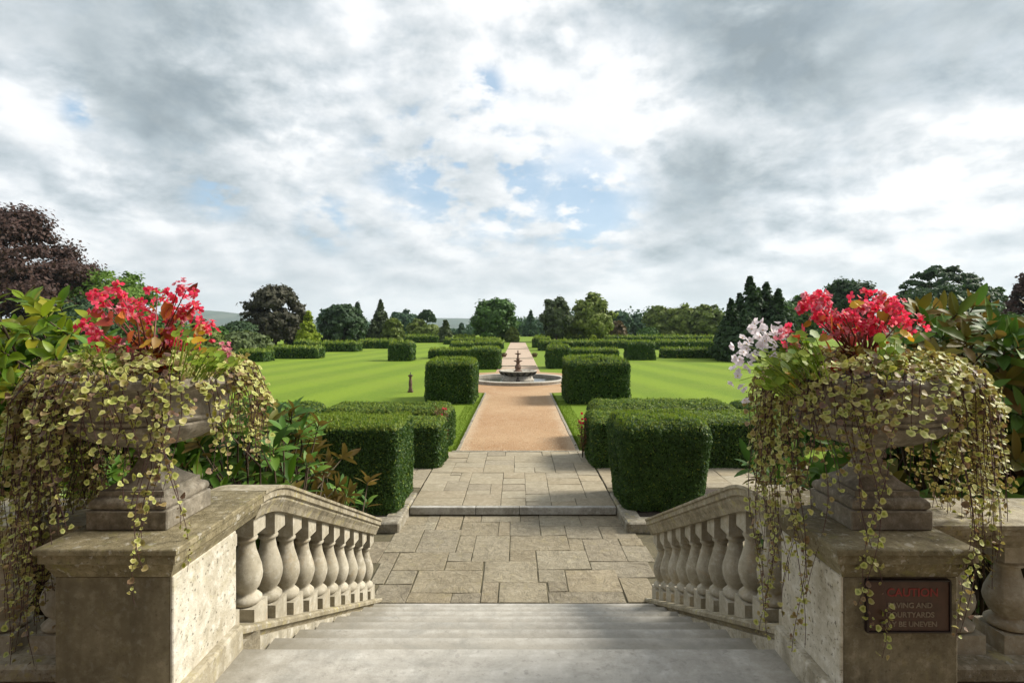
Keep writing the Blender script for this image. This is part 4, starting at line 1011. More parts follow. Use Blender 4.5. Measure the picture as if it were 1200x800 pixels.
# shrubs at the left edge of the lawn and the rusty bank on the right
GS = 'shrubs bordering the lawn'
for a in (('small brown shrub under the blue hills at far left', 232, 26, 371, 62, 'beech', 'brown', 3000), ('blue-green shrub left of the dome beech', 252, 40, 384, 66, 'beech', 'oak', 4000),
          ('dark green shrub touching the dome beech on its left', 280, 52, 378, 70, 'beech', 'dark', 5000), ('grey-green feathery shrub bank by the near left hedge', 285, 66, 391, 50, 'beech', 'shrub', 9000),
          ('feathery olive shrub partly behind the left red flowers', 240, 60, 388, 48, 'beech', 'olive', 7000), ('green shrub mass behind the left urn flowers', 180, 90, 372, 46, 'beech', 'oak', 9000),
          ('dark shrub mass left of the left urn flowers', 90, 110, 368, 44, 'beech', 'dark', 9000)):
    T(a[0], a[1], a[2], a[3], a[4], a[5], a[6], 'shrub', n=a[7], cat='shrub', group=GS)
T('wide rusty brown clipped bank right of the red flowers', 1098, 110, 389, 36, 'beech', 'brown', 'shrub', n=16000, cat='shrub', group=GS)
T('low russet shrub at the foot of the rusty bank', 1085, 60, 412, 30, 'beech', 'rust', 'shrub', n=5000, cat='shrub', group=GS)
T('dark shrub behind the right bronze-leaved magnolia', 1190, 110, 370, 34, 'beech', 'dark', 'shrub', n=9000, cat='shrub', group=GS)
# far woodland on the plateau edge and in the valley
def woodland():
    r = np.random.default_rng(3); P = []; N = []; s = []
    for i in range(330):
        Y = r.uniform(150, 168); az = r.uniform(-0.80, 0.95)
        if -0.175 < az < -0.075: h_cut = True
        else: h_cut = False
        if az < -0.45 and az > -0.6: continue
        X = az * Y; rad = r.uniform(1.6, 3.6); h = r.uniform(3.2, 5.6) * (1.4 if az > 0.05 else 1.0)
        h = 1.6 if h_cut else h; n = 150; u = unit(r.normal(size=(n, 3))); P.append(np.array([X, Y, LZ + h * 0.45]) + u * [rad, rad, h * 0.55] * (r.uniform(0.7, 1.08, n)[:, None])); N.append(u + r.normal(size=(n, 3)) * 0.5); s.append(np.full(n, 0.42))
    for i in range(700):     # copses down in the valley
        Y = r.uniform(1500, 2500); az = r.uniform(-0.85, 0.95); X = az * Y; rad = r.uniform(9, 26); z0 = float(hills_z(np.array([X]), np.array([Y]))[0])
        n = 16; u = unit(r.normal(size=(n, 3))); P.append(np.array([X, Y, z0 + 4]) + u * [rad, rad, 8]); N.append(u + r.normal(size=(n, 3)) * 0.4); s.append(np.full(n, 6.0))
    P = np.concatenate(P); N = np.concatenate(N); s = np.concatenate(s); t, b_, n = frames(N)
    V, Fa = scatter(LEAF4[0] * [1, 1.4, 1], LEAF4[1], P, t, b_, n, s * r.uniform(0.6, 1.3, len(s)))
    o = link('far_woodland', arrmesh('far_woodland', V, Fa, M['f_blue'])); tag(o, 'far-off wood and copses beyond the garden', 'woodland', kind='stuff')
woodland()

# ------------------------------------------------------------------ fountain
root = empty('fountain_pool', (0, FY, LZ), 'round pool with pale stone kerb in the gravel circle', 'pool')
R1, R0 = 2.42, 2.12
lathe('kerb', [(R1, -0.02), (R1, 0.09), (R1 + 0.03, 0.10), (R1 + 0.03, 0.145), (R1, 0.16), (R0 + 0.02, 0.16), (R0 - 0.02, 0.15), (R0, 0.10), (R0, -0.01)], M['pale'], root, 64, cap=False)
lathe('water', [(R0 - 0.002, 0.03), (0.3, 0.03)], M['water'], root, 48, cap=False, smooth=False)
root = empty('tiered_fountain', (0, FY, LZ + 0.03), 'tiered fountain with pale carved basin and brown stem in the pool', 'fountain')
lathe('drum', [(0.78, -0.02), (0.78, 0.06), (0.72, 0.09), (0.70, 0.20), (0.62, 0.24), (0.62, 0.27)], M['pale'], root, 16, smooth=False)
lathe('basin', [(0.60, 0.24), (0.66, 0.27), (0.76, 0.33), (0.84, 0.40), (0.90, 0.43), (0.92, 0.46), (0.88, 0.48), (0.82, 0.46), (0.76, 0.40), (0.05, 0.38)], M['pale'], root, 48, lambda r, z, a: r * (1 + (0.03 * math.cos(16 * a) if 0.25 < z < 0.45 and r > .5 else 0)))
for i in range(16):
    a = 2 * PI * i / 16
    bm = bmesh.new()
    vs = [bm.verts.new(p) for p in ((0.68, -0.07, 0.25), (0.68, 0.07, 0.25), (0.80, 0.085, 0.33), (0.93, 0.0, 0.44), (0.80, -0.085, 0.33), (0.86, 0.0, 0.30))]
    for f in ((0, 5, 4), (0, 1, 5), (1, 2, 5), (2, 3, 5), (3, 4, 5)): bm.faces.new([vs[k] for k in f])
    o = link('carved_leaf', bm_mesh('carved_leaf', bm, M['darkstone']), root); o.rotation_euler.z = a
lathe('stem', [(0.20, 0.38), (0.22, 0.44), (0.15, 0.48), (0.12, 0.53), (0.16, 0.60), (0.14, 0.70), (0.08, 0.78), (0.09, 0.84), (0.06, 0.88)], M['brownstone'], root, 16)
lathe('bowl', [(0.05, 0.86), (0.13, 0.885), (0.21, 0.925), (0.22, 0.95), (0.18, 0.945), (0.03, 0.925)], M['brownstone'], root, 20)
lathe('stem', [(0.055, 0.93), (0.07, 0.97), (0.09, 1.03), (0.05, 1.10), (0.04, 1.20), (0.045, 1.24)], M['brownstone'], root, 12)
lathe('bowl', [(0.04, 1.23), (0.10, 1.245), (0.155, 1.275), (0.16, 1.295), (0.12, 1.29), (0.02, 1.275)], M['brownstone'], root, 20)
lathe('finial', [(0.03, 1.28), (0.045, 1.31), (0.02, 1.34), (0.035, 1.38), (0.012, 1.44), (0.002, 1.47)], M['brownstone'], root, 10)
bm = bmesh.new(); box_bm(bm, -0.10, 0.10, -0.98, -0.72, -0.06, 0.10, 0.02); box_bm(bm, -0.06, 0.06, -0.93, -0.70, 0.10, 0.24, 0.03); bmesh.ops.recalc_face_normals(bm, faces=bm.faces)
link('spout_block', bm_mesh('spout_block', bm, M['darkstone']), root)
# sundial on the left lawn
Y = 22.55; root = empty('sundial', (gx(481, Y), Y, LZ), 'small brown stone sundial on a baluster post, left lawn', 'sundial')
box('base', -0.10, 0.10, -0.10, 0.10, 0, 0.07, M['brownstone'], root)
lathe('post', [(0.075, 0.07), (0.085, 0.12), (0.06, 0.2), (0.075, 0.32), (0.065, 0.46), (0.045, 0.55), (0.06, 0.60), (0.045, 0.64)], M['brownstone'], root, 12)
box('cap', -0.085, 0.085, -0.085, 0.085, 0.64, 0.69, M['brownstone'], root)
lathe('dial', [(0.065, 0.69), (0.068, 0.70), (0.002, 0.702)], M['darkstone'], root, 16)
bm = bmesh.new(); box_bm(bm, -0.008, 0.008, -0.04, 0.05, 0.70, 0.80); bmesh.ops.recalc_face_normals(bm, faces=bm.faces); link('gnomon', bm_mesh('gnomon', bm, M['darkstone']), root)
# low brown pots either side of the far walk
for px, lab in ((590.5, 'low brown stone pot of grasses at the left of the far walk'), (626.5, 'low brown stone pot of grasses at the right of the far walk')):
    Y = 47.5; root = empty('stone_pot', (gx(px, Y), Y, LZ), lab, 'planter', 'low pots beside the far walk')
    lathe('pot', [(0.13, 0), (0.20, 0.08), (0.23, 0.18), (0.26, 0.20), (0.24, 0.22), (0.05, 0.2)], M['brownstone'], root, 14)
    n = 260; u = unit(rng.normal(size=(n, 3))); u[:, 2] = abs(u[:, 2]); P = u * [0.26, 0.26, 0.14] + [0, 0, 0.22]; t, b_, nn = frames(u + rng.normal(size=(n, 3)) * .4)
    V, Fa = scatter(LEAF4[0], LEAF4[1], P, t, b_, nn, np.full(n, 0.04)); link('foliage', arrmesh('foliage', V, Fa, M['f_brown']), root)
# rose bush at the corner of the right mid-height hedge
def rosebush(X, Y, h, label, seed, nf):
    r = np.random.default_rng(seed); root = empty('rose_bush', (X, Y, LZ), label, 'rose bush', 'rose bushes by the hedge ends')
    acc = Acc()
    tips = []
    for i in range(7):
        e = np.array([r.uniform(-.12, .12), r.uniform(-.15, .15), h * r.uniform(.75, 1)]); tips.append(e)
        acc.add(*tube_arr([(0, 0, 0), e * [.4, .4, .5], e], [0.008, 0.006, 0.003], 4))
    link('stem', acc.mesh('stem', M['twig']), root)
    n = 220; P = np.array([tips[k] for k in r.integers(0, 7, n)]) * r.uniform(.35, 1.05, n)[:, None] + r.normal(size=(n, 3)) * .04; t, b_, nn = frames(r.normal(size=(n, 3)))
    V, Fa = scatter(LEAF4[0], LEAF4[1], P, t, b_, nn, np.full(n, 0.03)); link('foliage', arrmesh('foliage', V, Fa, M['f_rust']), root)
    for i in range(nf):
        p = tips[i % 7] + r.normal(size=3) * .03; n = 12; u = unit(r.normal(size=(n, 3))); t, b_, nn = frames(u)
        V, Fa = scatter(LEAF4[0] * [1, 1.6, 1], LEAF4[1], p + u * .018, t, b_, nn, np.full(n, .024)); link('flower', arrmesh('flower', V, Fa, M['petal']), root)
rosebush(1.30, 11.35, 0.86, 'small red rose bush at the corner of the long right hedge', 5, 9)
rosebush(-1.62, 12.0, 0.95, 'small reddish rose bush behind the left mid-height hedge end', 6, 3)

# ------------------------------------------------------------------ large-leaved magnolias and laurel
def leaf_mesh(L, wd, curl, fold, mat, seg=4, name='leaf'):
    V = []; Fa = []
    for k in range(seg + 1):
        s = k / seg; x = L * s; hw = wd / 2 * max(0.03, math.sin(PI * min(1, s * 0.96 + 0.02)) ** 0.75); z = -curl * L * s * s
        V += [(x, -hw, z + fold * hw), (x, 0, z), (x, hw, z + fold * hw)]
    for k in range(seg):
        a = k * 3; Fa += [(a, a + 1, a + 4, a + 3)[::-1], (a + 1, a + 2, a + 5, a + 4)[::-1]]
    V = np.array(V); Fa = np.array(Fa)
    return V, Fa
def leafobj_mesh(V, Fa, mat, name='leaf'):
    return arrmesh(name, V, Fa, mat, smooth=True)
def shrub(name, label, tips, base, mats, L=0.17, wd=0.055, per=8, seed=1, cat='shrub', group=None, bronze=0.14, parts_max=290, inner=500, inner_box=None):
    """tips: list of (point, outward dir); whorls of leaves at every tip"""
    r = np.random.default_rng(seed)
    root = empty(name, base, label, cat, group)
    B = np.array(base, float); variants = []
    for mm in mats:
        vs = [leaf_mesh(L * a, wd * b_, c, f, mm) for a, b_, c, f in ((1, 1, .18, .25), (.85, 1.1, .32, .35), (1.1, .95, .08, .3))]
        variants.append([(v, leafobj_mesh(v[0], v[1], M[mm], 'leaf')) for v in vs])
    items = []
    acc = Acc()
    for p, d in tips:
        p = np.array(p, float) - B; d = np.array(d, float); d /= np.linalg.norm(d)
        s0 = p - d * r.uniform(.25, .5) + r.normal(size=3) * .03
        low = np.array([s0[0] * .75, s0[1] * .75, max(0.05, s0[2] - r.uniform(.5, 1.0))])
        acc.add(*tube_arr([low, s0, p], [.011, .008, .005], 4))
        mi = r.choice(len(mats), p=[1 - bronze, bronze] if len(mats) == 2 else None)
        a0_ = r.uniform(0, 2 * PI); up = np.array([.1, .2, 1.0]); u = np.cross(d, up); u /= max(np.linalg.norm(u), 1e-6); v = np.cross(d, u)
        for k in range(per):
            a = a0_ + k * 2.4; el = R(r.uniform(25, 45) + (k / per) * 45); 
            dirv = d * math.cos(el) + (u * math.cos(a) + v * math.sin(a)) * math.sin(el)
            dirv += np.array([0, 0, 0.05]); dirv /= np.linalg.norm(dirv)
            nrm = d * 1.0 - dirv * np.dot(d, dirv) + r.normal(size=3) * .18
            if np.linalg.norm(nrm) < 1e-3: nrm = np.array([0, 0, 1.0])
            nrm = nrm - dirv * np.dot(nrm, dirv); nrm /= np.linalg.norm(nrm)
            q = p - d * (k / per) * 0.07
            items.append((q, dirv, nrm, r.uniform(.75, 1.15), mi, r.integers(0, 3)))
    items.sort(key=lambda it: -1.0 / (it[0][1] + B[1]))
    link('branches', acc.mesh('branches', M['twig'], True), root)
    for q, dv, nm, s, mi, vi in items[:parts_max]:
        bt = np.cross(nm, dv)
        o = link('leaf', variants[mi][vi][1], root)
        m3 = Matrix((dv, bt, nm)).transposed().to_4x4(); o.matrix_local = Matrix.Translation(q) @ m3 @ Matrix.Scale(s, 4)
    rest = items[parts_max:]
    A_ = Acc(); mats_idx = []
    if rest:
        for mi in range(len(mats)):
            for vi in range(3):
                sel = [it for it in rest if it[4] == mi and it[5] == vi]
                if not sel: continue
                P = np.array([it[0] for it in sel]); t = np.array([it[1] for it in sel]); nn = np.array([it[2] for it in sel])
                V, Fa = scatter(variants[mi][vi][0][0], variants[mi][vi][0][1], P, t, np.cross(nn, t), nn, np.array([it[3] for it in sel]))
                A_.add(V, Fa); mats_idx += [mi] * len(Fa)
    if inner and inner_box is not None:
        lo_, hi_ = np.array(inner_box[0]) - B, np.array(inner_box[1]) - B
        P = r.uniform(lo_, hi_, size=(inner, 3)); t, b_, nn = frames(r.normal(size=(inner, 3)) + [0, -.6, .6], r.normal(size=(inner, 3)))
        v0 = variants[0][0][0]; V, Fa = scatter(v0[0], v0[1], P, t, b_, nn, r.uniform(.7, 1.1, inner)); A_.add(V, Fa); mats_idx += [0] * len(Fa)
    if A_.n:
        me = arrmesh('leaves', np.concatenate(A_.V), np.concatenate(A_.F), [M[x] for x in mats], mats_idx, smooth=True)
        o = link('leaves', me, root); o['kind'] = 'stuff'
    return root
def tips_in(lo_, hi_, n, seed, outc, jit=.5, keep=None):
    r = np.random.default_rng(seed); out = []
    while len(out) < n:
        p = r.uniform(lo_, hi_)
        if keep and not keep(p): continue
        d = p - np.array(outc); d /= np.linalg.norm(d); d = d + np.array([0, -.25, .45]) + r.normal(size=3) * jit * .5
        out.append((p, d))
    return out
# far left laurel, yellow-green and tall
def kl(p):
    top = EYE + 0.22 - 0.55 * max(0, p[0] + 3.15) ** 1.2 - 0.15 * abs(p[0] + 3.3)
    return p[2] < top and p[2] > top - 1.7
shrub('laurel_shrub', 'tall yellow-green large-leaved laurel at the left edge behind the urn', tips_in((-3.9, 3.15, 1.5), (-2.35, 3.9, 3.15), 280, 2, (-3.2, 4.4, 1.6), keep=kl), (-3.2, 3.9, 0.0), ['magyoung', 'mag'], L=.135, wd=.056, per=9, seed=3,
      group='large-leaved shrubs around the steps', inner=1200, inner_box=((-4.2, 3.6, 0.5), (-2.3, 4.5, 2.6)))
# magnolia behind the left balustrade
def km(p):
    tz = 2.20 - 0.50 * max(0, p[1] - 4.5)
    return p[2] < tz + 0.02 and p[2] > tz - 1.1
shrub('magnolia', 'dark glossy magnolia with bronze tips behind the left balustrade', tips_in((-2.45, 3.6, 0.7), (-1.72, 5.9, 2.2), 165, 7, (-2.1, 4.6, 0.9), keep=km), (-2.1, 4.6, 0.0), ['mag', 'magbronze'], L=.17, wd=.06, per=8, seed=4,
      group='large-leaved shrubs around the steps', inner=900, inner_box=((-3.2, 3.3, 0.2), (-1.9, 5.6, 1.6)))
shrub('young_magnolia', 'small young magnolia between the left balustrade end and the near yew block', tips_in((-2.3, 6.0, 0.62), (-1.75, 6.9, 1.02), 9, 9, (-2.0, 6.4, 0.4)), (-2.0, 6.4, 0.0), ['mag', 'magbronze'], L=.17, wd=.06, per=7, seed=8,
      group='large-leaved shrubs around the steps', inner=0)
# right: bronze magnolia behind the urn
def kr(p):
    top = EYE + 0.12 - 0.45 * max(0, 2.75 - p[0]) ** 1.3
    return p[2] < top and p[2] > top - 1.5
shrub('magnolia', 'tall magnolia with bronze-brown leaf backs at the right edge behind the urn', tips_in((2.25, 3.2, 1.5), (3.7, 4.0, 2.97), 270, 12, (3.2, 4.5, 1.5), keep=kr), (3.1, 3.9, 0.0), ['mag', 'magbronze'], L=.165, wd=.055, per=8, seed=14, bronze=.36,
      group='large-leaved shrubs around the steps', inner=1300, inner_box=((2.0, 3.5, 0.5), (4.2, 4.5, 2.5)))
shrub('young_magnolia', 'low magnolia sprays showing between the right balustrade and the vine', tips_in((1.72, 3.7, 1.2), (2.6, 4.9, 1.78), 34, 21, (2.3, 4.6, 0.8)), (2.2, 4.4, 0.0), ['mag', 'magbronze'], L=.165, wd=.055, per=8, seed=24, bronze=.3,
      group='large-leaved shrubs around the steps', inner=500, inner_box=((1.95, 3.3, 0.3), (3.0, 4.8, 1.3)))

# ------------------------------------------------------------------ planting in the urns
def disc_leaf():
    k = 8; V = [(0.0, 0, 0.0)]; at = [0.0]
    for i in range(k):
        a = 2 * PI * i / k; rr = (0.92 if i % 2 else 1.06) * (0.55 if i == 4 else 1)     # notch at the stalk
        V.append((math.cos(a) * rr + 0.0, math.sin(a) * rr * 1.0, 0.40 * abs(math.sin(a)) - 0.10 * (i % 2))); at.append(1.0)
    Fa = [(0, 1 + i, 1 + (i + 1) % k) for i in range(k)]
    return np.array(V), np.array(Fa), np.array(at)
DV, DF, DA = disc_leaf()
def vine(side, label, specs, seed, mound_n):
    r = np.random.default_rng(seed); ux, uy = PED[side]
    root = empty('trailing_ivy', (ux, uy, RIMZ - 0.02), label, 'trailing plant', 'trailing plants in the urns')
    items = []
    # mound over the rim
    for i in range(mound_n):
        a = r.uniform(0, 2 * PI); q = math.sqrt(r.uniform(0.05, 1)); 
        lob = 1 + 0.10 * math.sin(3 * a + seed) + 0.07 * math.sin(7 * a + 1)
        rad = 0.50 * q * lob; z = 0.085 * (1 - q ** 2) + 0.03 * math.sin(5 * a + q * 9)
        if rad > 0.41: z -= (rad - 0.41) * 1.3
        z += r.uniform(-.02, .02) + 0.02
        fa = (math.cos(a) ** 2)        # thicker at the two sides than at the front
        if rad > 0.36 and math.sin(a) < -0.75 and side < 0 and r.random() < 0.55: continue
        p = np.array([rad * math.cos(a), rad * math.sin(a), z])
        nrm = np.array([math.cos(a) * q * .9, math.sin(a) * q * .9, 1.0]) + r.normal(size=3) * .55
        items.append((p, r.normal(size=3), nrm, r.uniform(.0075, .0175)))
    for (a0_, a1_, cnt, l0, l1, drad) in specs:
        for k in range(cnt):
            a = R(r.uniform(a0_, a1_)); Ls = r.uniform(l0, l1); rad0 = .40 + r.uniform(-.01, .03); rad1 = rad0 + r.uniform(0.01, drad)
            ph = r.uniform(0, 6); pts = []; n = max(6, int(Ls / 0.05))
            for j in range(n + 1):
                s = j / n; bend = min(1, s * Ls / .10)
                rr = rad0 * (1 - bend) + rad1 * bend + 0.02 * math.sin(ph + s * Ls * 7)
                aa = a + 0.05 * math.sin(ph * 2 + s * Ls * 6) / max(.3, rr)
                pts.append(np.array([rr * math.cos(aa), rr * math.sin(aa), 0.03 - s * Ls + 0.02 * (1 - bend)]))
            V, Fa = tube_arr(pts, [0.0022 - 0.001 * (j / n) for j in range(n + 1)], 4)
            link('trailing_stem', arrmesh('trailing_stem', V, Fa, M['stem']), root)
            sp_ = r.uniform(.017, .034); m_ = int(Ls / sp_)
            for j in range(m_):
                s = (j + .5) / m_; x = s * n; i0 = min(n - 1, int(x)); p = pts[i0] + (pts[i0 + 1] - pts[i0]) * (x - i0)
                if s > .35 and r.random() < .28: continue
                out = np.array([math.cos(a), math.sin(a), 0]); tang = np.array([-math.sin(a), math.cos(a), 0]); ang = j * PI / 2 + ph
                sd_ = out * math.cos(ang) + tang * math.sin(ang)
                for sg in (-1, 1):
                    if r.random() < .12: continue
                    size = (.006 + .0135 * r.uniform(0, 1) ** 1.5) * (1 - .25 * s)
                    nrm = out * .45 + np.array([0, 0, .55]) + sd_ * sg * .3 + r.normal(size=3) * .5
                    items.append((p + sd_ * sg * (size * 1.0 + .003), sd_ * sg, nrm, size))
    P = np.array([i[0] for i in items]); t, b_, nn = frames(np.array([i[2] for i in items]), np.array([i[1] for i in items])); sc = np.array([i[3] for i in items])
    order = np.argsort(-(sc / (uy + P[:, 1]))); big = order[:290]; rest = order[290:]
    me = arrmesh('leaf', DV, DF, M['vine'], attr=DA)
    for i in big:
        o = link('leaf', me, root); o.matrix_local = Matrix.Translation(P[i]) @ Matrix((t[i], b_[i], nn[i])).transposed().to_4x4() @ Matrix.Scale(float(sc[i]), 4)
    V, Fa = scatter(DV, DF, P[rest], t[rest], b_[rest], nn[rest], sc[rest])
    o = link('leaves', arrmesh('leaves', V, Fa, M['vine'], attr=np.tile(DA, len(rest))), root); o['kind'] = 'stuff'
# angle 0 = right, 90 = away, 180 = left, 270 = towards the camera
vine(-1, 'cream-edged trailing plant spilling long curtains from the left urn', [(148, 226, 84, .70, 1.25, .10), (140, 218, 36, .4, .8, .08), (228, 262, 12, .35, .75, .05), (262, 290, 5, .15, .4, .04), (290, 300, 4, .3, .6, .04), (300, 314, 6, .5, .92, .05), (262, 292, 6, .2, .5, .05), (325, 395, 26, .25, .48, .06), (30, 150, 20, .2, .45, .06)], 31, 2700)
vine(1, 'cream-edged trailing plant spilling from the right urn, hanging past the sign', [(160, 215, 20, .7, 1.3, .09), (150, 222, 28, .3, .65, .08), (222, 250, 10, .2, .5, .05), (256, 290, 5, .1, .3, .03), (237, 243, 3, .9, 1.2, .03), (286, 291, 3, .8, 1.1, .03), (296, 325, 9, .3, .6, .06), (325, 400, 34, .45, .85, .11), (330, 380, 10, .8, 1.05, .12), (40, 150, 20, .2, .45, .06)], 33, 2600)

def petal_flower(np_, size, open_, seed):
    r = np.random.default_rng(seed); A_ = Acc()
    for k in range(np_):
        a = 2 * PI * k / np_ + r.uniform(-.25, .25); el = open_ * r.uniform(.7, 1.3); s = size * r.uniform(.8, 1.2)
        base_ = []
        for x, y, z in ((0, 0, 0), (.35, -.32, .05), (.8, -.38, .02), (1.05, 0, -.08), (.8, .38, .02), (.35, .32, .05), (.6, 0, .10)): base_.append((x * s, y * s, z * s))
        ca, sa, ce, se = math.cos(a), math.sin(a), math.cos(el), math.sin(el); V = []
        for x, y, z in base_:
            x2, z2 = x * ce - z * se, x * se + z * ce; V.append((x2 * ca - y * sa, x2 * sa + y * ca, z2))
        A_.add(V, [(6, 0, 1), (6, 1, 2), (6, 2, 3), (6, 3, 4), (6, 4, 5), (6, 5, 0)])
    A_.cen = size
    return A_
def flower_variants(mat, np_, size, nsub, spread, name='flower'):
    out = []
    for v in range(3):
        r = np.random.default_rng(v + 50); A_ = Acc()
        for k in range(nsub):
            pf = petal_flower(np_, size, r.uniform(.2, .9), v * 10 + k); c = r.normal(size=3) * spread
            # face outward
            d = c / max(np.linalg.norm(c), 1e-6) + np.array([0, -.5, .6]); d /= np.linalg.norm(d); t_, b2, n2 = frames(d[None]); Rm = np.stack([t_[0], b2[0], n2[0]], 1)
            for V, Fa in zip(pf.V, pf.F): pass
            V = np.concatenate(pf.V) @ Rm.T + c; A_.add(V, np.concatenate(pf.F)); nf_ = sum(len(x) for x in A_.F); 
            oc = size * .22; ov = np.array([(1, 0, 0), (-.5, .87, 0), (-.5, -.87, 0), (0, 0, 1.0)]) * oc + [0, 0, size * .12]
            cen_i = list(range(nf_, nf_ + 3)); A_.add(ov @ Rm.T + c, [(0, 1, 3), (1, 2, 3), (2, 0, 3)]); A_.ci = getattr(A_, 'ci', []) + cen_i
        me = A_.mesh(name, mat, True); me.materials.append(M['yelleaf'])
        for q in A_.ci: me.polygons[q].material_index = 1
        out.append(me)
    return out
FL = {'red': flower_variants(M['petal'], 4, .022, 4, .016), 'pink': flower_variants(M['pinkpetal'], 5, .015, 7, .016), 'white': flower_variants(M['whitepetal'], 5, .016, 7, .020)}
def heart_leaf(L, wd, skew):
    V = [(0, 0, 0), (-.12 * L, -.30 * wd, -.02 * L), (.25 * L, -.55 * wd, .02 * L), (.65 * L, -.36 * wd + skew * L, 0), (1.0 * L, skew * 1.5 * L, -.08 * L), (.65 * L, .36 * wd + skew * L, 0), (.25 * L, .50 * wd, .02 * L), (-.08 * L, .24 * wd, -.02 * L), (.4 * L, skew * .5 * L, -.05 * L)]
    Fa = [(8, i, i + 1) for i in range(0, 7)] + [(8, 7, 0)]
    return arrmesh('leaf', V, Fa, None or M['begleaf'], smooth=True)
BL = [heart_leaf(.085, .065, .05), heart_leaf(.10, .06, -.08), heart_leaf(.07, .055, .1)]
def round_leaf(rad, mat):
    k = 12; V = [(0, 0, 0)] + [(rad * (1 + .10 * math.cos(5 * 2 * PI * i / k)) * math.cos(2 * PI * i / k), rad * math.sin(2 * PI * i / k), rad * .18 * (1 if i % 2 else .3)) for i in range(k)]
    return arrmesh('leaf', V, [(0, 1 + i, 1 + (i + 1) % k) for i in range(k)], mat, smooth=True)
GL_ = [round_leaf(.015, M['gerleaf']), round_leaf(.020, M['gerleaf'])]; YL = round_leaf(.020, M['yelleaf'])
def place(name, me, root, p, n_, s=1.0, r=None):
    n_ = np.array(n_, float)[None]; t_, b2, n2 = frames(n_)
    o = link(name, me, root); o.matrix_local = Matrix.Translation(p) @ Matrix((t_[0], b2[0], n2[0])).transposed().to_4x4() @ Matrix.Scale(s, 4); return o
def bouquet(side, label, name, cat, group, pts, kind, seed, per, nleaf, foot=(0, 0), stemr=.0045, leafset='beg'):
    """pts: flower heads in picture px; heads stand at depths around the urn centre"""
    r = np.random.default_rng(seed); ux, uy = PED[side]
    root = empty(name, (ux + foot[0], uy + foot[1], RIMZ), label, cat, group); B = np.array([ux + foot[0], uy + foot[1], RIMZ])
    heads = []
    for px, py in pts:
        Y = uy + foot[1] + r.uniform(-.14, .12); p = np.array([gx(px, Y), Y, gz(py, Y)]) - B; heads.append(p)
        st = np.array([p[0] * .12 + r.normal() * .03, r.normal() * .03, 0.0]); mid = np.array([p[0] * .55 + r.normal() * .012, p[1] * .5, max(.02, p[2] * .62)])
        V, Fa = tube_arr([st, st * .5 + mid * .5 + [0, 0, .01], mid, p], [stemr * 1.2, stemr, stemr * .8, stemr * .4], 5)
        link('stem', arrmesh('stem', V, Fa, M['redstem'] if leafset == 'beg' else M['gerleaf'], smooth=True), root)
        for k in range(per):
            q = p + r.normal(size=3) * (.012 if per > 1 else 0); kd = kind if r.random() > .22 or kind != 'red' else 'pink'
            o = place('flower', FL[kd][r.integers(0, 3)], root, q, (r.normal() * .5, -.6 + r.normal() * .4, .7), r.uniform(.68, 1.12) if kind != 'white' else r.uniform(1.1, 1.4))
        if leafset == 'beg':
            for k in range(nleaf):
                s = r.uniform(.2, .95); q = mid * (1 - s) + p * s + r.normal(size=3) * .02 if r.random() < .5 else st * (1 - s) + mid * s + r.normal(size=3) * .03
                place('leaf', BL[r.integers(0, 3)], root, q, (r.normal() * .9, -.5 + r.normal() * .6, .5 + r.normal() * .4), r.uniform(.4, .85))
        else:
            for k in range(nleaf):
                q = st * .4 + mid * .6 + r.normal(size=3) * .035; q[2] = max(q[2], .01)
                place('leaf', GL_[r.integers(0, 2)], root, q, (r.normal() * .4, -.6 + r.normal() * .4, .8), r.uniform(.7, 1.15))
    return root
cv1 = lambda L_: [(80 + x / 5.4545, 320 + y / 5.4545) for x, y in L_]
cv2 = lambda L_: [(860 + x / 5.0, 330 + y / 5.0) for x, y in L_]
GB = 'red begonias in the urns'
bouquet(-1, 'leggy red-flowered begonia with orange leaves in the left urn', 'begonia', 'begonia', GB, cv1([(185, 150), (225, 145), (320, 115), (370, 160), (225, 240), (345, 245), (110, 365), (170, 365), (215, 430), (265, 455), (300, 470), (570, 150), (700, 100), (755, 110), (695, 165), (800, 215), (705, 245), (545, 290), (470, 315), (655, 340), (680, 370), (745, 275), (890, 375), (430, 305), (440, 200), (860, 345), (640, 400), (720, 410)]), 'red', 41, 3, 4)
bouquet(1, 'dense red-flowered begonia with orange leaves in the right urn', 'begonia', 'begonia', GB, cv2([(450, 90), (520, 75), (440, 150), (500, 140), (400, 170), (550, 110), (475, 115), (745, 95), (860, 100), (890, 95), (950, 140), (770, 145), (830, 160), (940, 170), (980, 225), (930, 235), (1085, 255), (520, 220), (600, 210), (660, 220), (700, 260), (760, 250), (820, 270), (550, 270), (600, 245), (655, 345), (840, 240), (620, 270), (720, 210), (690, 195), (640, 190), (800, 300), (540, 200)]), 'red', 43, 3, 2)
bouquet(1, 'small red begonia sprig beside the white flowers of the right urn', 'begonia', 'begonia', GB, cv2([(300, 315), (340, 300), (385, 360), (365, 375)]), 'red', 44, 2, 2, foot=(-.24, -.12), stemr=.003)
bouquet(1, 'white-flowered geranium at the left rim of the right urn', 'geranium', 'geranium', 'geraniums in the urns', cv2([(45, 365), (75, 375), (60, 395), (150, 290), (190, 300), (240, 320), (175, 345), (215, 345), (135, 440), (45, 515), (30, 580), (205, 275)]), 'white', 45, 1, 7, foot=(-.30, -.10), stemr=.0025, leafset='ger')
bouquet(-1, 'single pink geranium head at the right rim of the left urn', 'geranium', 'geranium', 'geraniums in the urns', cv1([(990, 470), (1025, 462), (1008, 485)]), 'pink', 46, 1, 4, foot=(.28, .05), stemr=.0025, leafset='ger')
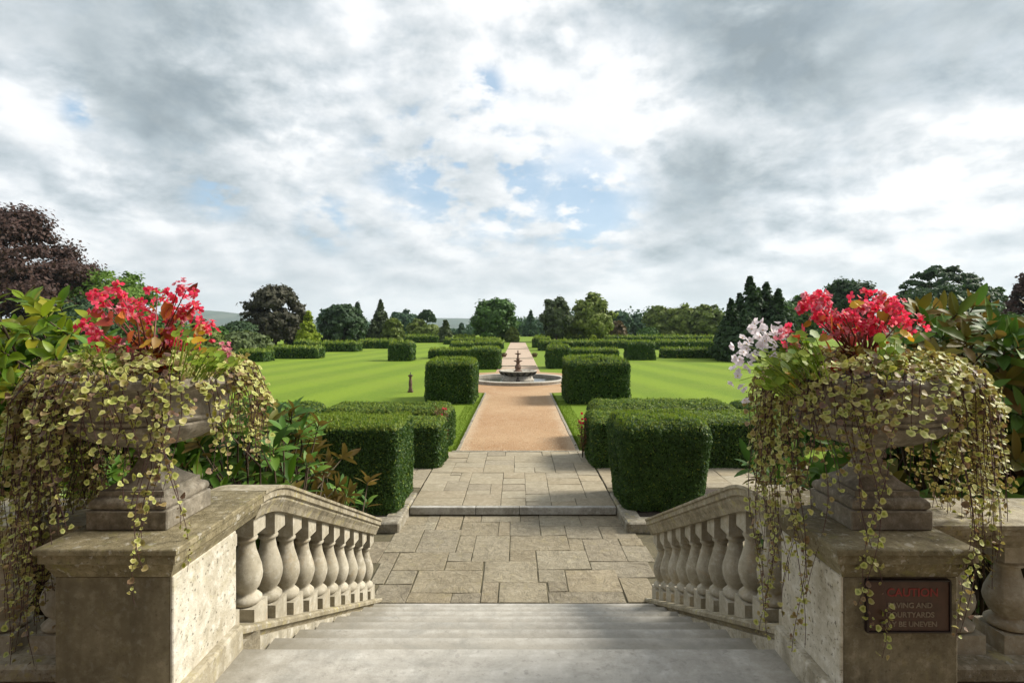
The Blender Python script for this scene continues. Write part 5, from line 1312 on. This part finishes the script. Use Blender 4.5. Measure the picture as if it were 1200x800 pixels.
def leafpatch(side, label, boxes, seed, foot):
    """green geranium leaves at the foot of the begonias"""
    r = np.random.default_rng(seed); ux, uy = PED[side]; B = np.array([ux + foot[0], uy + foot[1], RIMZ])
    root = empty('leafy_geranium', tuple(B), label, 'geranium', 'geraniums in the urns'); ac = Acc()
    for (xa, xb, ya_, yb_, n, yel) in boxes:
        for k in range(n):
            Y = uy + r.uniform(-.34, -.05); q = np.array([gx(r.uniform(xa, xb), Y), Y, gz(r.uniform(ya_, yb_), Y)]) - B
            place('leaf', YL if yel else GL_[r.integers(0, 2)], root, q, (r.normal() * .4, -.7 + r.normal() * .4, .7), r.uniform(.6, 1.15))
            if yel: continue
            f_ = np.array([q[0] * .8, q[1] + .03, min(q[2] - .06, 0)]); ac.add(*tube_arr([f_, (f_ + q) / 2 + [0, 0, .01], q], [.002, .002, .0015], 4))
    link('stems', ac.mesh('stems', M['gerleaf']), root)['kind'] = 'stuff'
leafpatch(-1, 'yellow-green geranium leaves below the begonia, left urn', [(92, 122, 402, 430, 34, 0), (118, 140, 415, 432, 12, 0), (220, 262, 405, 430, 34, 0), (228, 240, 390, 412, 5, 1), (205, 225, 375, 400, 12, 0), (245, 285, 418, 436, 12, 0), (168, 178, 400, 410, 3, 1)], 51, (0.05, 0))
leafpatch(1, 'green and yellow geranium leaves around the begonia, right urn', [(925, 955, 390, 425, 46, 0), (885, 925, 410, 455, 70, 0), (1030, 1056, 395, 425, 36, 0), (1022, 1034, 412, 432, 8, 0), (1085, 1110, 430, 452, 8, 0), (922, 936, 434, 452, 8, 1), (1058, 1068, 388, 398, 4, 1), (1000, 1010, 355, 365, 3, 1), (1045, 1075, 420, 436, 10, 0)], 52, (-0.05, 0))

# ------------------------------------------------------------------ the house whose garden front the steps come down from (behind the viewer)
root = empty('country_house', (0, -9, 1.17), 'tall brick country house standing behind the top of the steps', 'house')
inv = Matrix.Translation((0, 9, -1.17))
wxs = (-15, -11, -7, -3, 3, 7, 11, 15)
bm = bmesh.new()
box_bm(bm, -19, 19, -14, -9.16, 1.0, 14.5)
for x0, x1 in zip((-19,) + tuple(x + .65 for x in wxs), tuple(x - .65 for x in wxs) + (19,)): box_bm(bm, x0, x1, -9.16, -9, 1.0, 14.5)
for x in wxs:
    for z0, z1 in ((1.0, 2.2), (4.6, 6.2), (8.6, 10.0), (12.0, 14.5)): box_bm(bm, x - .648, x + .648, -9.158, -9.002, z0, z1)
bmesh.ops.recalc_face_normals(bm, faces=bm.faces)
M['brick'] = stone('red_brick', (0.20, 0.085, 0.05), (0.11, 0.05, 0.035), (0.27, 0.14, 0.09), scale=1.5)
o = link('wall', bm_mesh('wall', bm, M['brick']), root); o.matrix_parent_inverse = inv
M['glass'] = plain('window_glass', (0.03, 0.035, 0.04), 0.08)
for x in wxs:
    for z0, z1 in ((2.2, 4.6), (6.2, 8.6), (10.0, 12.0)):
        bm = bmesh.new()
        for q in ((x - .645, x - .57, z0 + .002, z1 - .002), (x + .57, x + .645, z0 + .002, z1 - .002), (x - .57, x + .57, z0 + .002, z0 + .08), (x - .57, x + .57, z1 - .08, z1 - .002), (x - .57, x + .57, (z0 + z1) / 2 - .03, (z0 + z1) / 2 + .03)): box_bm(bm, q[0], q[1], -9.13, -9.06, q[2], q[3])
        bmesh.ops.recalc_face_normals(bm, faces=bm.faces)
        f = link('window', bm_mesh('window', bm, M['pale']), root); f.matrix_parent_inverse = inv
        link('pane', bm_mesh('pane', (lambda b: (box_bm(b, x - .568, x + .568, -9.11, -9.09, z0 + .082, z1 - .082), b)[1])(bmesh.new()), M['glass']), f)
o = box('cornice', -19.3, 19.3, -14.3, -8.6, 14.502, 15.1, M['pale'], root); o.matrix_parent_inverse = inv
V = [(-19.2, -8.9, 15.1), (19.2, -8.9, 15.1), (19.2, -14.2, 15.1), (-19.2, -14.2, 15.1), (-17, -11.5, 17.5), (17, -11.5, 17.5)]
me = bpy.data.meshes.new('roof'); me.from_pydata(V, [], [(0, 1, 5, 4), (2, 3, 4, 5), (1, 2, 5), (3, 0, 4), (3, 2, 1, 0)]); me.materials.append(M['darkstone']); me.update()
o = link('roof', me, root); o.matrix_parent_inverse = inv
box('terrace_walk', -19, 19, -9.0, -1.505, 1.0, 1.168, M['paving'], bpy.data.objects['top_landing'], bevel=0)

# ------------------------------------------------------------------ air: thin haze that turns the far hills blue
hz = bpy.data.materials.new('haze_air'); hz.use_nodes = True; t = NT(hz.node_tree); t.n.clear()
oo = t.node('ShaderNodeOutputMaterial'); pv = t.node('ShaderNodeVolumePrincipled'); t.l.new(pv.outputs[0], oo.inputs['Volume'])
pv.inputs['Color'].default_value = (0.80, 0.93, 1.0, 1); pv.inputs['Density'].default_value = 0.00013; pv.inputs['Anisotropy'].default_value = 0.2
bm = bmesh.new(); box_bm(bm, -6200, 6200, -60, 4400, -36, 190); bmesh.ops.recalc_face_normals(bm, faces=bm.faces)
o = link('haze', bm_mesh('haze', bm, hz)); tag(o, 'thin blue haze over the far valley and hills', 'haze', kind='stuff')
